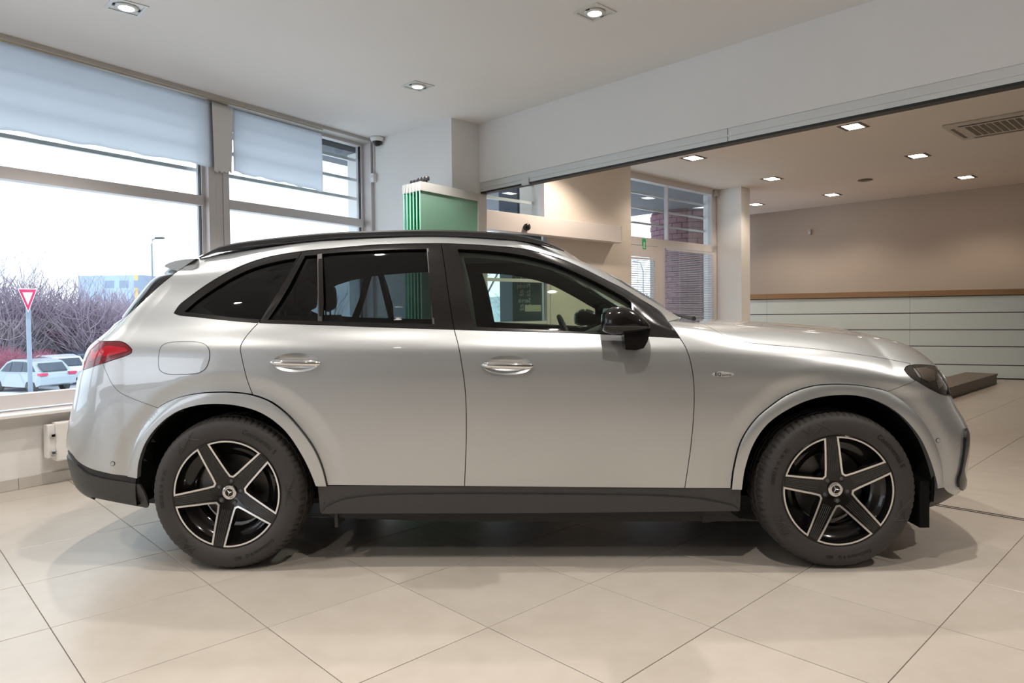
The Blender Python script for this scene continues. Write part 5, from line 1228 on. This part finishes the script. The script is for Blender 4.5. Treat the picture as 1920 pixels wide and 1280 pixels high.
# ---------------- wheels
RR = .258
def rdepth(r): return -.930+.045*max(0, 1-r/RR)**1.3
def wheel(cx_, side, rot, size_txt):
    ROT = math.radians(rot)
    W_ = empty('wheel', (cx_, 0, .37), 0 if side == 1 else math.pi, CAR)
    # tyre
    mb = MB(); prof = [(.255, -.915), (.262, -.928), (.272, -.934), (.295, -.940), (.318, -.940), (.338, -.935), (.350, -.927), (.359, -.916), (.3655, -.900), (.3685, -.880), (.3685, -.878), (.360, -.877), (.360, -.869), (.370, -.868), (.3715, -.845), (.3715, -.835), (.362, -.834), (.362, -.824), (.3718, -.823), (.3718, -.80), (.363, -.799), (.363, -.789), (.3715, -.788), (.3705, -.760), (.361, -.759), (.361, -.751), (.3695, -.750), (.365, -.722), (.350, -.700), (.32, -.694), (.262, -.70), (.255, -.72)]
    seg = 288; L = len(prof)
    for k in range(seg):
        th = 2*math.pi*k/seg; c, s_ = math.cos(th), math.sin(th)
        for i, (r, h) in enumerate(prof):
            if k % 4 == 0 and (7 <= i <= 9 or 26 <= i <= 28): r -= .0055
            if k % 8 < 1 and i in (13, 14, 15, 18, 19, 22, 23): r -= .004
            z = r*s_; x = r*c
            if z < -.3585: z = -.3585-(-.3585-z)*.15; 
            mb.V.append(Vector((x, h, z-.0 if z > -.3585 else max(z, -.3685))))
    for k in range(seg):
        k2 = (k+1) % seg
        for i in range(L-1): mb.F.append((k*L+i+1, k2*L+i+1, k2*L+i, k*L+i))
    t_ = mb.out('tyre', 'tyre', W_, True)
    t_.data.set_sharp_from_angle(angle=math.radians(28))
    # rim barrel
    MB().lathe([(.252, -.915), (.262, -.924), (.262, -.930), (.256, -.9315), (.250, -.925), (.240, -.88), (.232, -.86), (.225, -.80), (.222, -.72), (.255, -.70)], 96, 'y').out('rim', 'gloss_black', W_, True)
    def pol(r, a): return (r*math.cos(a), r*math.sin(a))
    wins = []; wo = []
    def winpoly(hw0, hw1, ro, apex):
        # window between the spoke at angle 0 and the spoke at 72 deg
        a0 = math.asin(hw1/ro); a1 = math.radians(72)-a0
        arc = [pol(ro, a0+(a1-a0)*k/16) for k in range(17)]
        def edge(r, sgn):   # point on spoke side at radius r
            hw = hw0+(hw1-hw0)*((r-apex)/(ro-apex)); a = math.asin(min(.9, hw/r)); return pol(r, a if sgn > 0 else math.radians(72)-a)
        bis = math.radians(36)
        left = [edge(r, -1) for r in (ro-.01, .20, .15, apex+.030)]
        right = [edge(r, 1) for r in (apex+.030, .15, .20, ro-.01)]
        l0 = left[-1]; r0_ = right[0]; ap = pol(apex, bis); tv = Vector((-math.sin(bis), math.cos(bis)))
        h = .010; mid = [(ap[0]+tv.x*h, ap[1]+tv.y*h), (ap[0]-tv.x*h, ap[1]-tv.y*h)]
        return arc+left+mid+right
    ref_o = winpoly(.034, .0245, RR-.001, .075); ref_i = shrink(ref_o, .0088)
    rt2 = lambda P, a: [(x*math.cos(a)-y*math.sin(a), x*math.sin(a)+y*math.cos(a)) for x, y in P]
    def lift(P, dy=0): return [Vector((x, rdepth(math.hypot(x, y))+dy, y)) for x, y in P]
    outs = []; ins = []
    for k in range(5):
        a = ROT+math.radians(72*k); outs.append(rt2(ref_o, a)); ins.append(rt2(ref_i, a))
    disc = [pol(RR, 2*math.pi*k/90) for k in range(90)]
    V, F = cdt(disc, outs, .018, .018); mb = MB(); mb.V = lift(V); mb.F = [tuple(f) for f in F]
    mb.out('spoke_face', 'gloss_black', W_, False)
    for k in range(5):
        o_, i_ = outs[k], ins[k]; n = len(i_)
        mb = MB(); mb.V = lift(ref_o and o_, -.0012)+lift(i_, -.0012)+lift(i_, .012)
        for j in range(n):
            j2 = (j+1) % n; mb.F.append((j, j2, n+j2, n+j))
        mb.out('machined_edge', 'alu', W_)
        mb = MB(); mb.V = lift(i_, -.001)+[Vector((p[0]*.985, -.895 if math.hypot(*p) > .2 else -.86, p[1]*.985)) for p in i_]
        for j in range(n):
            j2 = (j+1) % n; mb.F.append((j, j2, n+j2, n+j))
        mb.out('window_wall', 'gloss_black', W_)
        # ribs on the spoke
        mb = MB(); a = ROT+math.radians(72*k); ax = Vector((math.cos(a), 0, math.sin(a))); tx = Vector((-math.sin(a), 0, math.cos(a)))
        for j in range(-2, 3):
            pr = None; w = .0022
            for r in (.085, .12, .16, .20, .25):
                c_ = ax*r+tx*(j*.0078*(1+.25*(1-r/RR)))+Vector((0, rdepth(r), 0))
                cur = (c_-tx*w+Vector((0, .0005, 0)), c_-tx*w*.4-Vector((0, .0022, 0)), c_+tx*w*.4-Vector((0, .0022, 0)), c_+tx*w+Vector((0, .0005, 0)))
                n0 = len(mb.V); mb.V += cur
                if pr is not None:
                    for q in range(3): mb.F.append((pr+q, pr+q+1, n0+q+1, n0+q))
                pr = n0
        mb.out('spoke_rib', 'plastic', W_)
    # inner ring + brake disc + caliper
    MB().lathe([(.250, -.895), (.250, -.890), (.205, -.868), (.178, -.862), (.176, -.84), (.20, -.845), (.25, -.86)], 72, 'y').out('inner_ring', 'gloss_black', W_, True)
    MB().lathe([(.05, -.80), (.172, -.80), (.172, -.775), (.05, -.775)], 64, 'y').out('brake_disc', 'steel', W_)
    MB().lathe([(.0, -.86), (.075, -.86), (.08, -.80), (.08, -.74), (0, -.74)], 32, 'y').out('hub', 'plastic2', W_)
    mb = MB(); a = math.radians(150)
    for k in range(9):
        aa = a+math.radians(8*(k-4))
        for r, h in ((.105, -.84), (.182, -.84), (.182, -.77), (.105, -.77)): mb.V.append(Vector((r*math.cos(aa), h, r*math.sin(aa))))
    for k in range(8):
        for q in range(4): q2 = (q+1) % 4; mb.F.append((k*4+q, k*4+q2, (k+1)*4+q2, (k+1)*4+q))
    mb.F.append((0, 1, 2, 3)); mb.out('brake_caliper', 'steel', W_)
    # bolts, cap
    for k in range(5):
        a = ROT+math.radians(72*k+36+0); c_ = (.056*math.cos(a), 0, .056*math.sin(a))
        MB().lathe([(.0, -.8985), (.0150, -.8985), (.0165, -.8965)], 20, 'y', c_).out('bolt_hole_shade', 'paint_in', W_); MB().lathe([(.0, -.902), (.0075, -.902), (.0095, -.900), (.0095, -.890)], 6, 'y', c_).out('wheel_bolt', 'steel', W_)  # flat black disc stands in for the shade of a sunk bolt hole
    cap = MB().lathe([(.0, -.9005), (.020, -.9005), (.0205, -.9015), (.030, -.9015), (.034, -.8995), (.036, -.893), (.036, -.885)], 48, 'y').out('centre_cap', 'chrome', W_, False)
    MB().lathe([(0, -.9012), (.0205, -.9012)], 40, 'y').out('cap_field', 'gloss_black', W_)
    mb = MB(); A0 = ROT+math.radians(18)
    for k in range(3):
        a = A0+math.radians(120*k); t = Vector((math.cos(a), 0, math.sin(a)))*.0205; n0 = len(mb.V); pa = a+math.radians(60); pb = a-math.radians(60)
        mb.V += [Vector((0, -.9045, 0)), Vector((.0032*math.cos(pb), -.902, .0032*math.sin(pb))), Vector((t.x, -.902, t.z)), Vector((.0032*math.cos(pa), -.902, .0032*math.sin(pa)))]
        mb.F += [(n0, n0+1, n0+2), (n0, n0+2, n0+3)]
    mb.out('cap_star', 'alu', W_)
    MB().lathe([(.0195, -.9018), (.0195, -.9035), (.0220, -.9035), (.0220, -.9018)], 48, 'y').out('cap_ring', 'alu', W_)
    def arc_text(nm, s, a_start, rad, size, m='tyre_letter', dep=None, wsc=1.0, ext=.0006):
        gl = glyphs(s, size, ext); mb = MB(); a = math.radians(a_start)
        for V, F, w in gl:
            w2 = w*wsc; am = a-w2/2/rad
            if V:
                up = Vector((math.cos(am), 0, math.sin(am))); rt = Vector((math.sin(am), 0, -math.cos(am))); n = len(mb.V)
                for v in V:
                    r_ = rad+v.y; base = rt*((v.x*wsc)-w2/2)+up*r_
                    dy = dep if dep is not None else float(np.interp(math.hypot(base.x, base.z), [.272, .295, .318, .338], [-.9345, -.9405, -.9405, -.9355]))
                    mb.V.append(Vector((base.x, dy-v.z-.0004, base.z)))
                mb.F += [tuple(i+n for i in f) for f in F]
            a -= w2/rad
        return tag(mb.out(nm, m, W_), kind='stuff')
    sh = rot-97.6
    arc_text('tyre_lettering', 'Continental S', 56+sh, .301, .034, wsc=.92)
    arc_text('tyre_lettering', 'EcoContact 6 Q   MO', -62+sh, .303, .024, wsc=.90)
    arc_text('tyre_lettering', size_txt, 174+sh, .303, .024, wsc=.92)
    arc_text('rim_lettering', 'AMG', (148 if rot < 100 else 22), .215, .018, 'plastic', -.879, 1.4)
    arc_text('cap_lettering', 'MERCEDES', 150+sh, .0235, .0062, 'plastic2', -.9016, 1, .0002)
    arc_text('cap_lettering', 'BENZ', -65+sh, .0235, .0062, 'plastic2', -.9016, 1, .0002)
    # zigzag relief fields on the sidewall
    mb = MB(); rr = random.Random(5)
    for a0 in (110, -15, -150, 215):
        base = a0+sh
        for j in range(7):
            a1 = math.radians(base-14+rr.uniform(0, 26)); a2 = math.radians(base-14+rr.uniform(0, 26)); p = Vector((.288*math.cos(a1), -.9395, .288*math.sin(a1))); q = Vector((.336*math.cos(a2), -.937, .336*math.sin(a2)))
            d_ = (q-p).normalized(); nn = Vector((-d_.z, 0, d_.x))*.0016; n0 = len(mb.V)
            md = (p+q)/2+Vector((0, -.0035, 0))
            for pt in (p, md, q): mb.V += [pt-nn-Vector((0, .001, 0)), pt-Vector((0, .0025, 0)), pt+nn-Vector((0, .001, 0))]
            for q_ in (0, 3):
                for z_ in (0, 1): mb.F.append((n0+q_+z_, n0+q_+z_+1, n0+q_+z_+4, n0+q_+z_+3))
    tag(mb.out('sidewall_relief', 'tyre', W_), kind='stuff')
    return W_
wheel(2.888, 1, 97.6, '235/55 R 19  W XL'); wheel(0, 1, 115.7, '255/50 R 19  W XL')
wheel(2.888, -1, 80, '235/55 R 19  W XL'); wheel(0, -1, 60, '255/50 R 19  W XL')
# wheel liners and floor pan
for x in (0, 2.888):
    for sg in (1, -1):
        mb = MB(); n = 40
        for k in range(n+1):
            a = math.radians(-8+196*k/n); r = .462
            for y in (-.895, -.60): mb.V.append(Vector((x+r*math.cos(a), y*sg, .37+r*math.sin(a))))
        for k in range(n): mb.F.append((k*2, k*2+1, k*2+3, k*2+2))
        c = len(mb.V); mb.V.append(Vector((x, -.60*sg, .37)))
        for k in range(n): mb.F.append((c, k*2+1, k*2+3))
        mb.out('wheel_liner', 'liner', CAR)
mb = MB(); mb.prism([(-.80, -.55), (-.5, -.62), (3.3, -.62), (3.55, -.4), (3.55, .4), (3.3, .62), (-.5, .62), (-.80, .55)], .24, .27); mb.prism([(.50, -.86), (2.40, -.86), (2.40, .86), (.50, .86)], .235, .26)
mb.out('floor_pan', 'paint_in', CAR)
MB().prism([(3.345, -.80), (3.335, -.88), (3.29, -.88), (3.29, -.66), (3.345, -.66)], .18, .40).out('mud_flap', 'liner', CAR)
MB().prism([(.500, -.87), (.515, -.87), (.515, -.74), (.500, -.74)], .19, .30).out('mud_flap', 'plastic2', CAR)
# cabin: seats, dashboard, wheel, mirror
def seat(x, y, name='front_seat', tilt=.20, hb=.60, w=.50, head=True):
    s_ = empty(name, (x, y, 0), 0, CAR)
    secs = []
    for i in range(9):
        t = i/8; z = .62+hb*t; xx = -tilt*t*1.0; ww = w/2*(1-.18*t**3); dd = .07*(1-.3*t)
        secs.append([Vector((xx+dd*math.cos(a), ww*math.copysign(abs(math.sin(a))**.6, math.sin(a)), z)) for a in [2*math.pi*k/16 for k in range(16)]])
    loft('backrest', secs, 'cabin', s_)
    MB().b(-.02, .50, -w/2, w/2, .48, .64).out('cushion', 'cabin', s_, bev=.04)
    if head:
        secs = []; hx = -tilt-.015
        for i in range(9):
            t = -1+2*i/8; e = (1-t**4)**.5*.9+.1
            secs.append([Vector((hx+.045*e*math.cos(a), .13*e*math.copysign(abs(math.sin(a))**.7, math.sin(a)), .62+hb+.115+.095*t)) for a in [2*math.pi*k/14 for k in range(14)]])
        loft('headrest', secs, 'cabin', s_)
        for yy in (-.05, .05): MB().tube([(hx, yy, .62+hb-.02), (hx, yy, .62+hb+.05)], .006, 6).out('headrest_post', 'steel', s_)
seat(1.22, -.37); seat(1.22, .37)
for y in (-.43, 0, .43): seat(.28, y, 'rear_seat', .16, .60, .44)
MB().prism([(1.98, -.72), (2.25, -.74), (2.25, .74), (1.98, .72), (1.93, 0)], .80, 1.11).out('dashboard', 'cabin', CAR, bev=.03)
MB().box((1.90, -.10, 1.08), (.03, 0, 0), (0, .30, 0), (.02, 0, .16)).out('centre_screen', 'gloss_black', CAR)
cst = Vector((1.72, .37, 1.02)); axd = Vector((1, 0, .42)).normalized(); upv = Vector((-.42, 0, 1)).normalized()
mb = MB(); pts = [cst+Vector((0, 1, 0))*.185*math.cos(a)+upv*.185*math.sin(a) for a in [2*math.pi*k/40 for k in range(41)]]; mb.tube(pts, .016, 8)
mb.tube([cst, cst+axd*.25], .03, 8); mb.tube([cst-Vector((0, .18, 0)), cst+Vector((0, .18, 0))], .018, 6); mb.tube([cst, cst-upv*.18], .018, 6)
mb.out('steering_wheel', 'cabin', CAR, True)
MB().box((1.72, -.12, 1.44), (.03, 0, .01), (0, .24, 0), (0, 0, .07)).out('rear_view_mirror', 'gloss_black', CAR, bev=.012)
MB().b(1.0, 1.5, -.5, .5, 1.555, 1.565).out('headliner', 'headliner', CAR)
